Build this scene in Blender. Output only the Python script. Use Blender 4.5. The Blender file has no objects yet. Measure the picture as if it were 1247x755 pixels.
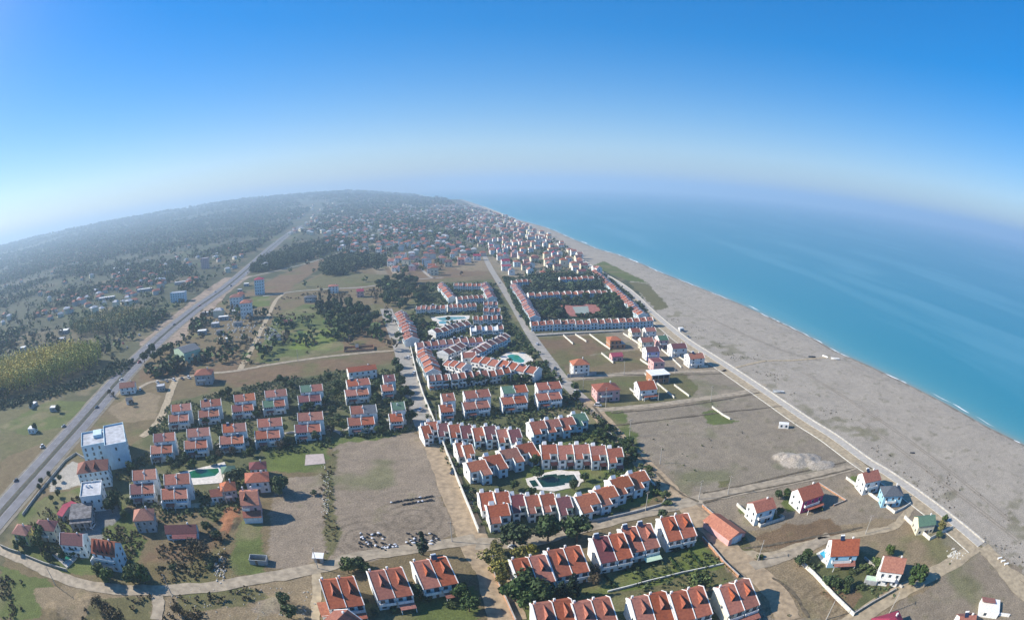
SKY_DUST=.3; SKY_OZ=2.2; SKY_STR=.15; SUN_STR=5.0; EXPO=.80; HAZE_TOP=330; HAZE_COL=(.50,.67,.84,1); HAZE_D=.00021; HAZE_G=.2
SKY_SAT=2.1; SKY_TINT=(.84,.88,1.08,1); SKY_GAM=.66
import bpy, math, random
import numpy as np
from mathutils import Vector
random.seed(7); RNG=np.random.default_rng(5)
R=math.radians; C=bpy.data.collections.new('place'); bpy.context.scene.collection.children.link(C)
H=120.0
# ------------------------------------------------------------- lens of the drone camera (wide angle with barrel curve)
F,K2,K3,K4,PITCH,ROLL=712.8823,-.1847,.5949,-.2270,.2102,-.0061
def ray(px,py):
    x=px-623.5; y=377.5-py; c,s=math.cos(ROLL),math.sin(ROLL); x,y=c*x-s*y,s*x+c*y
    r=math.hypot(x,y)+1e-9; q=r/700; th=r/F+K2*q*q+K3*q**3+K4*q**4
    X=math.sin(th)*x/r; U=math.sin(th)*y/r; Fw=math.cos(th); cp,sp=math.cos(PITCH),math.sin(PITCH)
    return X,Fw*cp+U*sp,U*cp-Fw*sp
def G(px,py,z=0.0):
    X,Y,Z=ray(px,py); Z=min(Z,-0.004); t=(z-H)/Z; return (X*t,Y*t)
def GP(pts,z=0.0): return [G(a,b,z) for a,b in pts]
cam=bpy.data.cameras.new('camera'); camo=bpy.data.objects.new('camera',cam); C.objects.link(camo)
cam.type='PANO'; cam.panorama_type='FISHEYE_LENS_POLYNOMIAL'
cam.sensor_fit='HORIZONTAL'; cam.sensor_width=36; cam.sensor_height=36*755/1247
_s=1247/36/700
cam.fisheye_fov=R(170); cam.fisheye_polynomial_k0=0; cam.fisheye_polynomial_k1=-_s*700/F
cam.fisheye_polynomial_k2=-K2*_s**2; cam.fisheye_polynomial_k3=-K3*_s**3; cam.fisheye_polynomial_k4=-K4*_s**4
camo.location=(0,0,H); camo.rotation_mode='XYZ'
from mathutils import Matrix
camo.matrix_world=Matrix.Translation((0,0,H))@Matrix.Rotation(math.pi/2-PITCH,4,'X')@Matrix.Rotation(ROLL,4,'Z')
cam.clip_start=1; cam.clip_end=80000
bpy.context.scene.camera=camo
# ------------------------------------------------------------- sky, sun, exposure
SUN_AZ,SUN_EL=R(-84),R(33)       # azimuth measured from +y towards +x : the sun stands to the left
w=bpy.data.worlds.new('World'); bpy.context.scene.world=w; w.use_nodes=True; nt=w.node_tree
bg=nt.nodes['Background']; sk=nt.nodes.new('ShaderNodeTexSky'); sk.sky_type='NISHITA'; sk.sun_disc=False
sk.sun_elevation=SUN_EL; sk.sun_rotation=SUN_AZ; sk.air_density=1.0; sk.dust_density=SKY_DUST; sk.ozone_density=SKY_OZ; sk.altitude=100
hsv=nt.nodes.new('ShaderNodeHueSaturation'); hsv.inputs['Saturation'].default_value=SKY_SAT; gmn=nt.nodes.new('ShaderNodeGamma'); gmn.inputs[1].default_value=SKY_GAM; nt.links.new(sk.outputs[0],gmn.inputs[0]); nt.links.new(gmn.outputs[0],hsv.inputs['Color']); tn=nt.nodes.new('ShaderNodeMix'); tn.data_type='RGBA'; tn.blend_type='MULTIPLY'; tn.inputs[0].default_value=1; tn.inputs[7].default_value=SKY_TINT; nt.links.new(hsv.outputs[0],tn.inputs[6]); nt.links.new(tn.outputs[2],bg.inputs[0]); bg.inputs[1].default_value=SKY_STR
sl=bpy.data.lights.new('sun','SUN'); sl.energy=SUN_STR; sl.angle=R(.53); sl.color=(1,.93,.82)
so=bpy.data.objects.new('sun',sl); C.objects.link(so)
sd=Vector((math.sin(SUN_AZ)*math.cos(SUN_EL),math.cos(SUN_AZ)*math.cos(SUN_EL),math.sin(SUN_EL)))
so.rotation_euler=sd.to_track_quat('Z','Y').to_euler(); so.location=(-300,0,400)
vs=bpy.context.scene.view_settings; vs.view_transform='Standard'; vs.look='None'; vs.exposure=EXPO; vs.gamma=1; vs.use_curve_mapping=False
bpy.context.scene.display_settings.display_device='sRGB'
cy=bpy.context.scene.cycles; cy.use_denoising=True; cy.max_bounces=6; cy.volume_bounces=1; cy.transparent_max_bounces=8
cy.diffuse_bounces=3; cy.glossy_bounces=2; cy.caustics_reflective=False; cy.caustics_refractive=False
# ------------------------------------------------------------- materials
MATS={}
def mat(name,col,rough=.85,noise=.18,scale=.5,rnd=0.0,col2=None,bump=0.0,spec=.3,metal=0,detail=4.0,vc=None,stain=0.0):
    if name in MATS: return MATS[name]
    m=bpy.data.materials.new(name); m.use_nodes=True; n=m.node_tree.nodes; l=m.node_tree.links; b=n['Principled BSDF']
    b.inputs['Roughness'].default_value=rough; b.inputs['Specular IOR Level'].default_value=spec; b.inputs['Metallic'].default_value=metal
    tc=n.new('ShaderNodeTexCoord'); nz=n.new('ShaderNodeTexNoise'); nz.inputs['Scale'].default_value=scale; nz.inputs['Detail'].default_value=detail
    l.new(tc.outputs['Object'],nz.inputs['Vector'])
    mix=n.new('ShaderNodeMix'); mix.data_type='RGBA'
    c2=col2 or tuple(c*(1-noise*2) for c in col)
    c1=tuple(min(1,c*(1+noise)) for c in col) if not col2 else col
    mix.inputs[6].default_value=(*c1,1); mix.inputs[7].default_value=(*c2,1)
    mr=n.new('ShaderNodeMapRange'); mr.inputs[1].default_value=.35; mr.inputs[2].default_value=.68; l.new(nz.outputs[0],mr.inputs[0]); l.new(mr.outputs[0],mix.inputs[0])
    out=mix.outputs[2]
    if vc:
        at=n.new('ShaderNodeAttribute'); at.attribute_name=vc; mm=n.new('ShaderNodeMix'); mm.data_type='RGBA'; mm.blend_type='MULTIPLY'; mm.inputs[0].default_value=1
        l.new(out,mm.inputs[6]); l.new(at.outputs['Color'],mm.inputs[7]); out=mm.outputs[2]
    if stain:
        n2=n.new('ShaderNodeTexNoise'); n2.inputs['Scale'].default_value=1.6; n2.inputs['Detail'].default_value=8; mp=n.new('ShaderNodeMapping'); mp.inputs['Scale'].default_value=(1,1,.18)
        l.new(tc.outputs['Object'],mp.inputs[0]); l.new(mp.outputs[0],n2.inputs['Vector'])
        r2=n.new('ShaderNodeMapRange'); r2.inputs[1].default_value=.5; r2.inputs[2].default_value=.8; r2.inputs[4].default_value=stain; l.new(n2.outputs[0],r2.inputs[0])
        mm=n.new('ShaderNodeMix'); mm.data_type='RGBA'; mm.inputs[7].default_value=(.25,.24,.2,1); l.new(r2.outputs[0],mm.inputs[0]); l.new(out,mm.inputs[6]); out=mm.outputs[2]
    if rnd:
        oi=n.new('ShaderNodeObjectInfo'); hs=n.new('ShaderNodeHueSaturation'); r1=n.new('ShaderNodeMapRange'); r1.inputs[3].default_value=1-rnd; r1.inputs[4].default_value=1+rnd*.6
        l.new(oi.outputs['Random'],r1.inputs[0]); l.new(r1.outputs[0],hs.inputs['Value'])
        mu=n.new('ShaderNodeMath'); mu.operation='MULTIPLY'; mu.inputs[1].default_value=7.31; fr=n.new('ShaderNodeMath'); fr.operation='FRACT'
        l.new(oi.outputs['Random'],mu.inputs[0]); l.new(mu.outputs[0],fr.inputs[0]); r3=n.new('ShaderNodeMapRange'); r3.inputs[3].default_value=1-rnd*.9; r3.inputs[4].default_value=1+rnd*.25
        l.new(fr.outputs[0],r3.inputs[0]); l.new(r3.outputs[0],hs.inputs['Saturation']); l.new(out,hs.inputs['Color']); out=hs.outputs[0]
    l.new(out,b.inputs['Base Color'])
    if bump:
        bp=n.new('ShaderNodeBump'); bp.inputs['Strength'].default_value=bump; bp.inputs['Distance'].default_value=.3
        l.new(nz.outputs[0],bp.inputs['Height']); l.new(bp.outputs[0],b.inputs['Normal'])
    MATS[name]=m; return m
def tile_mat(name,c1,c2,rnd=.2):
    m=mat(name,c1,rough=.8,col2=c2,scale=1.3,rnd=rnd,detail=6)
    n=m.node_tree.nodes; l=m.node_tree.links; b=n['Principled BSDF']
    wv=n.new('ShaderNodeTexWave'); wv.inputs['Scale'].default_value=1.1; wv.inputs['Distortion'].default_value=.6; tc=[x for x in n if x.type=='TEX_COORD'][0]
    l.new(tc.outputs['Object'],wv.inputs['Vector']); src=b.inputs['Base Color'].links[0].from_socket
    mm=n.new('ShaderNodeMix'); mm.data_type='RGBA'; mm.blend_type='MULTIPLY'; mm.inputs[0].default_value=.28
    l.new(src,mm.inputs[6]); l.new(wv.outputs[0],mm.inputs[7]); l.new(mm.outputs[2],b.inputs['Base Color'])
    bp=n.new('ShaderNodeBump'); bp.inputs['Strength'].default_value=.5; bp.inputs['Distance'].default_value=.1; l.new(wv.outputs[0],bp.inputs['Height']); l.new(bp.outputs[0],b.inputs['Normal'])
    return m
M=dict(
 white=mat('white_plaster',(.78,.77,.73),noise=.05,scale=.8,rnd=.07,stain=.45),
 cream=mat('cream_plaster',(.68,.62,.45),noise=.06,rnd=.08,stain=.4),
 yellow=mat('yellow_plaster',(.62,.56,.22),noise=.08,stain=.3),
 mint=mat('mint_plaster',(.45,.58,.42),noise=.06,stain=.35),
 bluep=mat('blue_plaster',(.30,.55,.70),noise=.05,stain=.2),
 pink=mat('pink_plaster',(.62,.36,.34),noise=.06,stain=.3),
 magenta=mat('magenta_plaster',(.55,.06,.16),noise=.06),
 greyw=mat('grey_render',(.36,.37,.37),noise=.12,stain=.4),
 brick=mat('brick_wall',(.42,.20,.10),noise=.2,scale=2.0),
 blue_and_shade=mat('pale_blue_plaster_and_shade',(.52,.66,.72),noise=.05,rnd=.06,stain=.3),  # pale blue walls; on white houses' fronts the blue is shade put into the colour
 lilac=mat('lilac_plaster',(.45,.40,.62),noise=.05,stain=.2),
 red=tile_mat('red_roof_tiles',(.42,.12,.055),(.28,.075,.038)),
 orange=tile_mat('orange_roof_tiles',(.48,.165,.075),(.34,.10,.05)),
 maroon=tile_mat('maroon_roof_tiles',(.22,.06,.06),(.14,.045,.05)),
 brickred=tile_mat('faded_red_roof_tiles',(.39,.13,.08),(.27,.085,.055)),
 magroof=tile_mat('crimson_roof_sheets',(.42,.03,.08),(.3,.025,.06)),
 greenroof=tile_mat('green_roof_tiles',(.10,.22,.13),(.07,.16,.10)),
 greyroof=tile_mat('grey_roof_tiles',(.13,.15,.17),(.09,.10,.12)),
 greytop=mat('grey_flat_roof',(.42,.43,.45),noise=.15,scale=.3),
 darktop=mat('dark_flat_roof',(.14,.135,.14),noise=.3,scale=.5,bump=.4),
 whitetop=mat('white_flat_roof',(.7,.7,.68),noise=.08,scale=.4),
 glass=mat('window_glass',(.03,.045,.06),rough=.12,noise=.1,spec=.6),
 frame=mat('window_frame',(.62,.62,.6),noise=.02),
 shade=mat('dark_opening_shade',(.03,.03,.035),noise=.1),  # near-black colour standing for the shade inside openings
 concrete=mat('concrete',(.42,.40,.36),noise=.15,scale=.8,stain=.3),
 gwall=mat('garden_wall_render',(.62,.60,.53),noise=.12,scale=.7,stain=.5),
 bwall=mat('brick_garden_wall',(.45,.24,.14),noise=.2,scale=1.5),
 hwall=mat('mossy_stone_wall',(.28,.27,.20),noise=.3,scale=1.5),
 wood=mat('weathered_wood',(.20,.14,.09),noise=.2,scale=2),
 metal=mat('galvanised_metal',(.45,.46,.47),rough=.4,noise=.1,metal=.6),
 panel=mat('solar_collector',(.02,.03,.06),rough=.15,noise=.1,spec=.7),
 tank=mat('white_tank',(.8,.8,.8),rough=.4,noise=.02),
 bark=mat('bark',(.10,.075,.05),noise=.3,scale=4),
 tyre=mat('tyre_rubber',(.02,.02,.02),noise=.1),
)
def leafmat(name,c,c2): return mat(name,c,rough=.75,col2=c2,scale=.55,rnd=.22,vc='tint',spec=.2)
L=dict(D=leafmat('dark_foliage',(.066,.105,.03),(.034,.062,.02)),G=leafmat('green_foliage',(.10,.14,.035),(.055,.085,.024)),
 Y=leafmat('yellow_green_foliage',(.24,.21,.035),(.13,.13,.03)),P=leafmat('yellow_poplar_leaves',(.38,.31,.05),(.22,.20,.04)),C=leafmat('conifer_foliage',(.03,.055,.025),(.014,.03,.016)),
 A=leafmat('brown_autumn_foliage',(.13,.095,.045),(.07,.06,.03)),S=leafmat('shrub_foliage',(.095,.13,.042),(.05,.075,.026)))
# ------------------------------------------------------------- mesh builder
class MB:
    def __init__(s): s.v=[]; s.f=[]
    def add(s,vs,fs):
        o=len(s.v); s.v+= [tuple(map(float,v)) for v in vs]; s.f+=[tuple(i+o for i in f) for f in fs]; return s
    def box(s,x0,x1,y0,y1,z0,z1):
        return s.add([(x0,y0,z0),(x1,y0,z0),(x1,y1,z0),(x0,y1,z0),(x0,y0,z1),(x1,y0,z1),(x1,y1,z1),(x0,y1,z1)],
          [(0,3,2,1),(4,5,6,7),(0,1,5,4),(1,2,6,5),(2,3,7,6),(3,0,4,7)])
    def prism_x(s,prof,x0,x1):      # prof: (y,z) counter-clockwise seen from +x
        n=len(prof); vs=[(x0,y,z) for y,z in prof]+[(x1,y,z) for y,z in prof]
        return s.add(vs,[tuple(range(n-1,-1,-1)),tuple(range(n,2*n))]+[(i,(i+1)%n,n+(i+1)%n,n+i) for i in range(n)])
    def prism_z(s,poly,z0,z1):
        n=len(poly); vs=[(x,y,z0) for x,y in poly]+[(x,y,z1) for x,y in poly]
        return s.add(vs,[tuple(range(n-1,-1,-1)),tuple(range(n,2*n))]+[(i,(i+1)%n,n+(i+1)%n,n+i) for i in range(n)])
    def cyl(s,p,q,r0,r1=None,n=8):
        p=Vector(p);q=Vector(q); r1=r0 if r1 is None else r1; d=(q-p).normalized(); a=d.orthogonal().normalized(); b=d.cross(a)
        vs=[]
        for c,r in ((p,r0),(q,r1)):
            for i in range(n): t=2*math.pi*i/n; vs.append(tuple(c+a*math.cos(t)*r+b*math.sin(t)*r))
        return s.add(vs,[tuple(range(n-1,-1,-1)),tuple(range(n,2*n))]+[(i,(i+1)%n,n+(i+1)%n,n+i) for i in range(n)])
    def mesh(s,name,m):
        me=bpy.data.meshes.new(name); me.from_pydata(s.v,[],s.f); me.materials.append(m); me.update(); return me
    def build(s,name,m,parent=None,loc=(0,0,0),rz=0):
        o=bpy.data.objects.new(name,s.mesh(name,m)); C.objects.link(o); o.location=loc; o.rotation_euler=(0,0,rz)
        if parent: o.parent=parent
        return o
LABELS={}
def tag(o,label,cat,group=None,kind=None):
    o['label']=label; o['category']=cat
    if group: o['group']=group
    if kind: o['kind']=kind
    LABELS.setdefault(label,[]).append(o); return o
def struct(o,kind='structure'): o['kind']=kind; return o
def empty(name,x=0,y=0,z=0,rz=0):
    o=bpy.data.objects.new(name,None); C.objects.link(o); o.location=(x,y,z); o.rotation_euler=(0,0,rz); o.empty_display_size=.5; return o
KIDS={}
def kids(o):
    return [c for c in KIDS.get(o,[])]
def index_children():
    KIDS.clear()
    for o in C.objects:
        if o.parent: KIDS.setdefault(o.parent,[]).append(o)
def copy_tree(o,parent=None):
    c=o.copy(); C.objects.link(c)
    if parent: c.parent=parent
    for ch in KIDS.get(o,[]): copy_tree(ch,c)
    return c
ORD=['first','second','third','fourth','fifth','sixth','seventh','eighth','ninth','tenth','eleventh','twelfth','thirteenth','fourteenth','fifteenth','sixteenth','seventeenth','eighteenth','nineteenth','twentieth','twenty-first','twenty-second','twenty-third','twenty-fourth','twenty-fifth','twenty-sixth','twenty-seventh','twenty-eighth']
# ------------------------------------------------------------- noise helper
_T=RNG.random((256,256))
def vnoise(x,y,s,o=0):
    x=np.asarray(x)/s+o*13.7; y=np.asarray(y)/s+o*7.3; xi=np.floor(x).astype(int); yi=np.floor(y).astype(int); fx=x-xi; fy=y-yi
    fx=fx*fx*(3-2*fx); fy=fy*fy*(3-2*fy); a=_T[xi%256,yi%256]; b=_T[(xi+1)%256,yi%256]; c=_T[xi%256,(yi+1)%256]; d=_T[(xi+1)%256,(yi+1)%256]
    return (a*(1-fx)+b*fx)*(1-fy)+(c*(1-fx)+d*fx)*fy
def fbm(x,y,s,o=0): return (vnoise(x,y,s,o)+.5*vnoise(x,y,s/2.1,o+1)+.25*vnoise(x,y,s/4.3,o+2))/1.75
def inpoly(x,y,poly):
    r=np.zeros(np.shape(x),bool); n=len(poly)
    for i in range(n):
        x0,y0=poly[i]; x1,y1=poly[(i+1)%n]
        if y0==y1: continue
        c=((y0>y)!=(y1>y))&(x<(x1-x0)*(y-y0)/(y1-y0)+x0); r^=c
    return r
# ------------------------------------------------------------- coast, ground sheet, sea
coast_px=[(1247,540),(1200,517),(1150,489),(1100,464),(1060,445),(1018,427),(994,413),(968,400),(940,387),(900,369),(850,349),(800,329.5),(784,322),(752,309.5),(728,303),(700,292),(680,283),(664,276.5),(632,268),(608,260),(583,249.5),(563,243)]
cw=[G(*p) for p in coast_px]; cw=[(390,-60)]+cw; cw+= [(-620,5200),(-1500,9500),(-7000,30000)]
cwy=np.array([p[1] for p in cw]); cwx=np.array([p[0] for p in cw])
def xc(y): return np.interp(y,cwy,cwx)
def axis(a,b,fine,step,gr):
    mid=list(np.arange(a,b,fine)); r=[];x=b;s=step
    while x<42000: r.append(x); x+=s; s*=gr
    l=[];x=a-fine;s=step
    while x>-42000: l.append(x); x-=s; s*=gr
    return np.array(l[::-1]+mid+r)
xs=axis(-290,250,1.15,1.3,1.035)
ys=[40.]; s=.9
while ys[-1]<42000: ys.append(ys[-1]+s); s=max(.9,ys[-1]*.0055) if ys[-1]<2500 else ys[-1]*.02
ys=np.array([-42000,-6000,-1500,-400,-150,-70,-30,0,15,28,34]+ys)
X,Y=np.meshgrid(xs,ys); 
X=X.ravel(); Y=Y.ravel()
def srgb(r,g,b):
    f=lambda c:(c/255/12.92 if c/255<=.04045 else ((c/255+.055)/1.055)**2.4); return np.array([f(r),f(g),f(b)])
COL=dict(sand=(.215,.175,.125),beachg=(.30,.265,.215),dry=(.15,.115,.062),brown=(.155,.105,.06),gravel=(.225,.18,.13),greysand=(.215,.18,.132),
 green=(.095,.115,.034),lawn=(.10,.125,.03),bright=(.12,.16,.03),dark=(.05,.06,.028),olive=(.12,.11,.05),mixed=(.095,.10,.042),
 track=(.27,.215,.14),far=(.06,.068,.034),redsoil=(.26,.12,.06),pale=(.36,.33,.28),orch=(.085,.085,.042),town=(.20,.165,.11),tan=(.215,.165,.10))
PAINT=[
('far',[(0,700),(0,300),(180,262),(400,236),(540,233),(500,262),(460,300),(400,330),(330,360),(240,370),(150,440),(60,540)]),
('orch',[(0,640),(0,380),(120,360),(250,325),(380,262),(390,268),(300,345),(200,410),(110,515),(40,590)]),
('town',[(395,262),(500,238),(560,246),(600,262),(680,300),(720,335),(620,340),(590,325),(540,345),(470,345),(440,312),(400,300),(380,280)]),
('dry',[(250,455),(290,400),(330,350),(460,335),(600,330),(640,400),(700,470),(640,500),(480,430)]),
('beachg',[(555,241),(620,262),(700,297),(800,345),(900,385),(1060,450),(1247,545),(1247,755),(1200,668),(1060,562),(950,487),(870,436),(800,385),(740,335),(680,303),(600,262)]),
('sand',[(640,405),(800,385),(870,440),(950,490),(1060,565),(1200,670),(1247,690),(1247,755),(900,755),(870,650),(800,580),(720,500)]),
('greysand',[(735,503),(930,480),(1035,566),(860,604),(800,560),(760,520)]),
('greysand',[(840,455),(880,450),(925,473),(850,487),(800,488)]),
('tan',[(870,650),(925,645),(1010,640),(1100,630),(1180,680),(1060,755),(940,755),(900,690)]),
('brown',[(652,412),(735,407),(752,425),(700,437),(672,442)]),
('dry',[(672,440),(780,425),(800,447),(700,460),(690,462)]),
('brown',[(955,640),(1010,632),(1030,650),(985,665),(935,668),(920,655)]),
('olive',[(690,465),(740,460),(830,453),(850,470),(840,488),(745,497),(725,495)]),
('mixed',[(280,640),(180,600),(150,620),(130,570),(175,530),(205,490),(300,468),(400,452),(500,438),(505,525),(400,545),(320,560)]),
('green',[(320,545),(400,535),(500,520),(505,532),(400,545),(398,575),(322,575)]),
('lawn',[(330,552),(372,550),(372,572),(326,575)]),
('dark',[(300,475),(345,458),(400,462),(412,500),(395,525),(360,520),(345,490)]),
('gravel',[(408,543),(505,526),(522,545),(555,650),(520,668),(390,692),(412,640),(402,590)]),
('olive',[(394,562),(412,545),(404,600),(414,650),(392,692),(384,690),(396,640),(388,600)]),
('gravel',[(330,605),(350,583),(390,577),(396,620),(392,680),(370,690),(322,692),(330,640)]),
('green',[(296,630),(318,628),(322,700),(285,702),(280,690)]),
('redsoil',[(277,618),(290,616),(286,640),(275,652),(271,645)]),
('brown',[(190,668),(278,645),(283,690),(270,708),(185,712),(165,690)]),
('green',[(0,690),(60,706),(70,720),(40,755),(0,755)]),
('tan',[(40,715),(90,712),(190,724),(185,755),(90,755),(50,740)]),
('olive',[(120,726),(190,724),(182,755),(100,755)]),
('tan',[(205,722),(300,712),(385,700),(388,755),(190,755)]),
('olive',[(215,720),(300,715),(330,725),(290,740),(210,742)]),
('gravel',[(320,728),(345,725),(348,745),(310,748)]),
('green',[(20,635),(25,625),(55,605),(110,590),(140,600),(165,640),(180,660),(165,690),(120,700),(80,698),(10,668)]),
('pale',[(62,585),(90,560),(130,575),(120,590),(90,592),(60,600)]),
('concrete_dark',[(112,600),(140,602),(150,630),(128,645),(118,670),(100,680),(95,660)]),
('dry',[(120,515),(160,460),(205,465),(195,520),(170,527),(150,512)]),
('tan',[(130,500),(165,475),(195,482),(190,510),(150,515)]),
('brown',[(168,452),(240,440),(300,425),(290,450),(215,462),(170,465)]),
('brown',[(262,458),(280,452),(480,428),(478,442),(420,450),(300,470),(262,478)]),
('olive',[(0,575),(0,500),(50,495),(110,490),(90,520),(20,600),(0,625)]),
('dry',[(0,560),(50,540),(70,545),(20,600),(0,615)]),
('green',[(0,520),(60,487),(120,490),(95,515),(30,530)]),
('green',[(310,440),(335,385),(372,370),(400,372),(440,405),(470,418),(330,442)]),
('bright',[(352,425),(368,402),(402,400),(410,415),(400,427)]),
('brown',[(415,415),(440,405),(470,395),(480,420),(450,425),(420,428)]),
('brown',[(290,362),(335,338),(372,322),(420,308),(385,330),(345,357)]),
('olive',[(350,357),(400,330),(440,333),(475,335),(475,345),(400,352)]),
('brown',[(500,365),(512,345),(545,350),(560,372),(530,372)]),
('lawn',[(308,362),(328,360),(330,372),(308,375)]),
('brown',[(480,345),(470,330),(450,300),(480,310),(560,300),(600,325),(590,335),(540,340)]),
('tan',[(530,310),(560,300),(600,320),(598,330),(560,330)]),
('mixed',[(485,380),(520,345),(600,340),(640,400),(715,480),(800,590),(780,612),(700,635),(600,650),(583,640),(540,540),(505,440)]),
('green',[(640,545),(700,500),(760,500),(800,590),(790,612),(730,632),(700,640),(690,600),(640,590)]),
('lawn',[(728,607),(790,588),(797,606),(735,625)]),
('lawn',[(700,528),(725,518),(735,530),(712,537)]),
('lawn',[(640,582),(660,572),(760,568),(755,580),(700,577)]),
('dark',[(618,338),(650,336),(740,330),(765,340),(800,385),(790,400),(650,408)]),
('dark',[(583,650),(625,643),(715,635),(712,655),(640,680),(600,700)]),
('green',[(600,700),(625,700),(700,690),(800,665),(850,655),(895,705),(760,755),(625,755)]),
('lawn',[(725,712),(795,683),(850,660),(882,690),(800,708),(730,727)]),
('olive',[(700,735),(740,721),(880,690),(900,703),(860,715),(750,730)]),
('green',[(955,602),(975,600),(985,618),(955,625)]),
('green',[(900,617),(925,640),(950,633),(935,620)]),
('green',[(395,740),(450,735),(580,715),(590,755),(395,755)]),
('mixed',[(970,680),(1030,660),(1090,690),(1090,715),(1040,748)]),
('brown',[(1000,720),(1030,705),(1050,725),(1035,745)]),
('lawn',[(1030,583),(1050,575),(1060,595),(1045,600)]),
('green',[(720,325),(735,318),(790,345),(765,342)]),
('olive',[(765,343),(790,346),(815,375),(800,378)]),
('green',[(855,502),(867,497),(890,512),(905,514),(862,518)]),
('olive',[(872,585),(892,583),(885,592),(875,593)]),
('dry',[(905,672),(930,668),(960,680),(925,685)]),
('olive',[(870,655),(905,650),(925,680),(915,690),(890,670)]),
]
COL['concrete_dark']=(.20,.19,.17)
WX=X+ (fbm(X,Y,9,3)-.5)*5+(vnoise(X,Y,2.3,9)-.5)*1.6; WY=Y+(fbm(X,Y,9,5)-.5)*5+(vnoise(X,Y,2.3,4)-.5)*1.6
col=np.empty((len(X),3)); col[:]=COL['dry']
col[(Y>900)]=COL['far']
prom_edge=[(590,252),(620,264),(655,283),(690,303),(716,320.5),(737,333.5),(760,347),(778,361),(800,382),(837,412),(870.6,433.4),(904,454.9),(947,483.5),(987.5,510.9),(1018.5,530),(1060,559.8),(1086,575.4),(1130,606),(1174.3,640),(1198.7,660.7)]
PE=GP(prom_edge); _py=np.array([p[1] for p in PE][::-1]); _px=np.array([p[0] for p in PE][::-1]); col[(X>np.interp(Y,_py,_px))&(Y<2300)]=COL['beachg']
for key,pts in PAINT:
    wp=GP(pts); m=inpoly(WX,WY,wp); col[m]=COL[key]
d=X-xc(Y)
# beach sand right up to the water, wet sand by the waterline
m=(d>-28)&(Y>-500); col[m]=COL['beachg']
m=(d>-4+3*vnoise(X,Y,20,2)); col[m]=(.19,.165,.13)
# uneven ground : clumps of grass and bare soil, each with a shape of its own
n1=fbm(X,Y,22,1); n2=fbm(X,Y,5,6); n3=vnoise(X,Y,1.9,8)
g=(col[:,1]>col[:,0]*.93)          # vegetated ground
soil=np.array(COL['tan']); gr=np.array(COL['green'])
t=np.clip((n1-.55)*5,0,1)*.55*g; col=col*(1-t[:,None])+soil*t[:,None]
inl=(d<-70)
t=np.clip((n1-.62)*6,0,1)*.5*(~g)*(col[:,0]<.24)*inl; col=col*(1-t[:,None])+gr*t[:,None]
t=np.clip((n2-.66)*7,0,1)*.45*(~g); col=col*(1-t[:,None])+np.array(COL['olive'])*t[:,None]*.8
# scrub on the back of the beach
t=np.clip((fbm(X,Y,11,12)-.62)*9,0,1)*np.clip(1-np.abs(d+105)/40,0,1)*.7; col=col*(1-t[:,None])+np.array((.13,.12,.06))*t[:,None]
for (px_,py_) in ((440,655),(505,632),(1010,740),(930,735)):   # tyre tracks curving over the bare lots
    cx_,cz_=G(px_,py_); rr_=np.hypot(X-cx_,Y-cz_)+3*vnoise(X,Y,15,2); bare=(col[:,0]>.2)&(rr_<26); col*= (1-.24*bare*(np.sin(rr_*1.55)>.55)*np.clip(1-rr_/28,0,1)*2)[:,None].clip(.7,1)
bm=np.where((X>np.interp(Y,_py,_px))&(Y<2300),.35,1.0)[:,None]
col*= (1+bm*(.24*n2[:,None]-.12))*(1+bm*(.20*n3[:,None]-.10))
# far away: patchwork of fields and woods
farm=((Y>1000)|(X<-420))&(d<-70)&~((X>np.interp(Y,_py,_px))&(Y<3000))
cell=_T[(np.floor((X+.3*Y+60*vnoise(X,Y,300,3))/95).astype(int))%256,(np.floor((Y-.25*X+60*vnoise(X,Y,280,7))/70).astype(int))%256]
fc=np.where(cell[:,None]<.2,np.array((.12,.10,.06)),np.where(cell[:,None]<.45,np.array((.07,.085,.035)),np.array((.048,.056,.03))))
hl=np.clip((np.hypot(X,Y)-1500)/1500,0,1)*(X<-.45*Y)
mix=farm*(1-hl)*.75
col=col*(1-mix[:,None])+fc*mix[:,None]
col=col*(1-hl[:,None])+(np.array((.045,.055,.028))*(.7+.6*fbm(X,Y,260,2))[:,None])*hl[:,None]
# heights: flat coast plain, low wooded hills inland, small heaps on the building plots
rr=np.hypot(X,Y); az=np.degrees(np.arctan2(X,Y))
prof=np.interp(az,[-120,-60,-46,-38,-30,-25,-17,-12,-7,-4],[96,98,106,112,130,122,114,104,80,0])
Z=prof*np.clip((rr-2000)/4200,0,1)**1.6*np.clip((-d)/900,0,1)*(.75+.5*fbm(X,Y,1500,3))*(az>-170)*(Y>-8000)
Z+= (fbm(X,Y,90,4)-.5)*14*np.clip((rr-1500)/1500,0,1)*(-d>200)
Z+= .5*(n2-.5)*(rr<600)*.5
sh=np.clip(d+16,0,None); Z=np.where(sh>0,-sh*.05,Z); Z=np.maximum(Z,-6)
def heap(px,py,rx,ry,h,rz=0):
    global Z,col
    cx,cy_=G(px,py); u=(X-cx)*math.cos(rz)+(Y-cy_)*math.sin(rz); v=-(X-cx)*math.sin(rz)+(Y-cy_)*math.cos(rz)
    q=np.clip(1-(u/rx)**2-(v/ry)**2,0,1); Z+=h*q*(.5+1.0*vnoise(X,Y,2.0,3)); return q
for a in ((975,561,13,8,2.2),(955,556,7,5,1.6),(1000,567,9,5,1.4)):
    q=heap(*a); col=np.where((q>.05)[:,None],col*.3+np.array((.34,.30,.25))*.75,col)
for a in ((250,640,7,4,.8),(282,636,4,8,1.2),(200,690,9,5,.9),(340,735,6,5,1.0),(110,735,9,6,1.2),(70,745,8,6,1.0)): heap(*a)
nx,ny=len(xs),len(ys)
me=bpy.data.meshes.new('ground'); nv=nx*ny
me.vertices.add(nv); co=np.stack([X,Y,Z],1).astype(np.float32); me.vertices.foreach_set('co',co.ravel())
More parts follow.
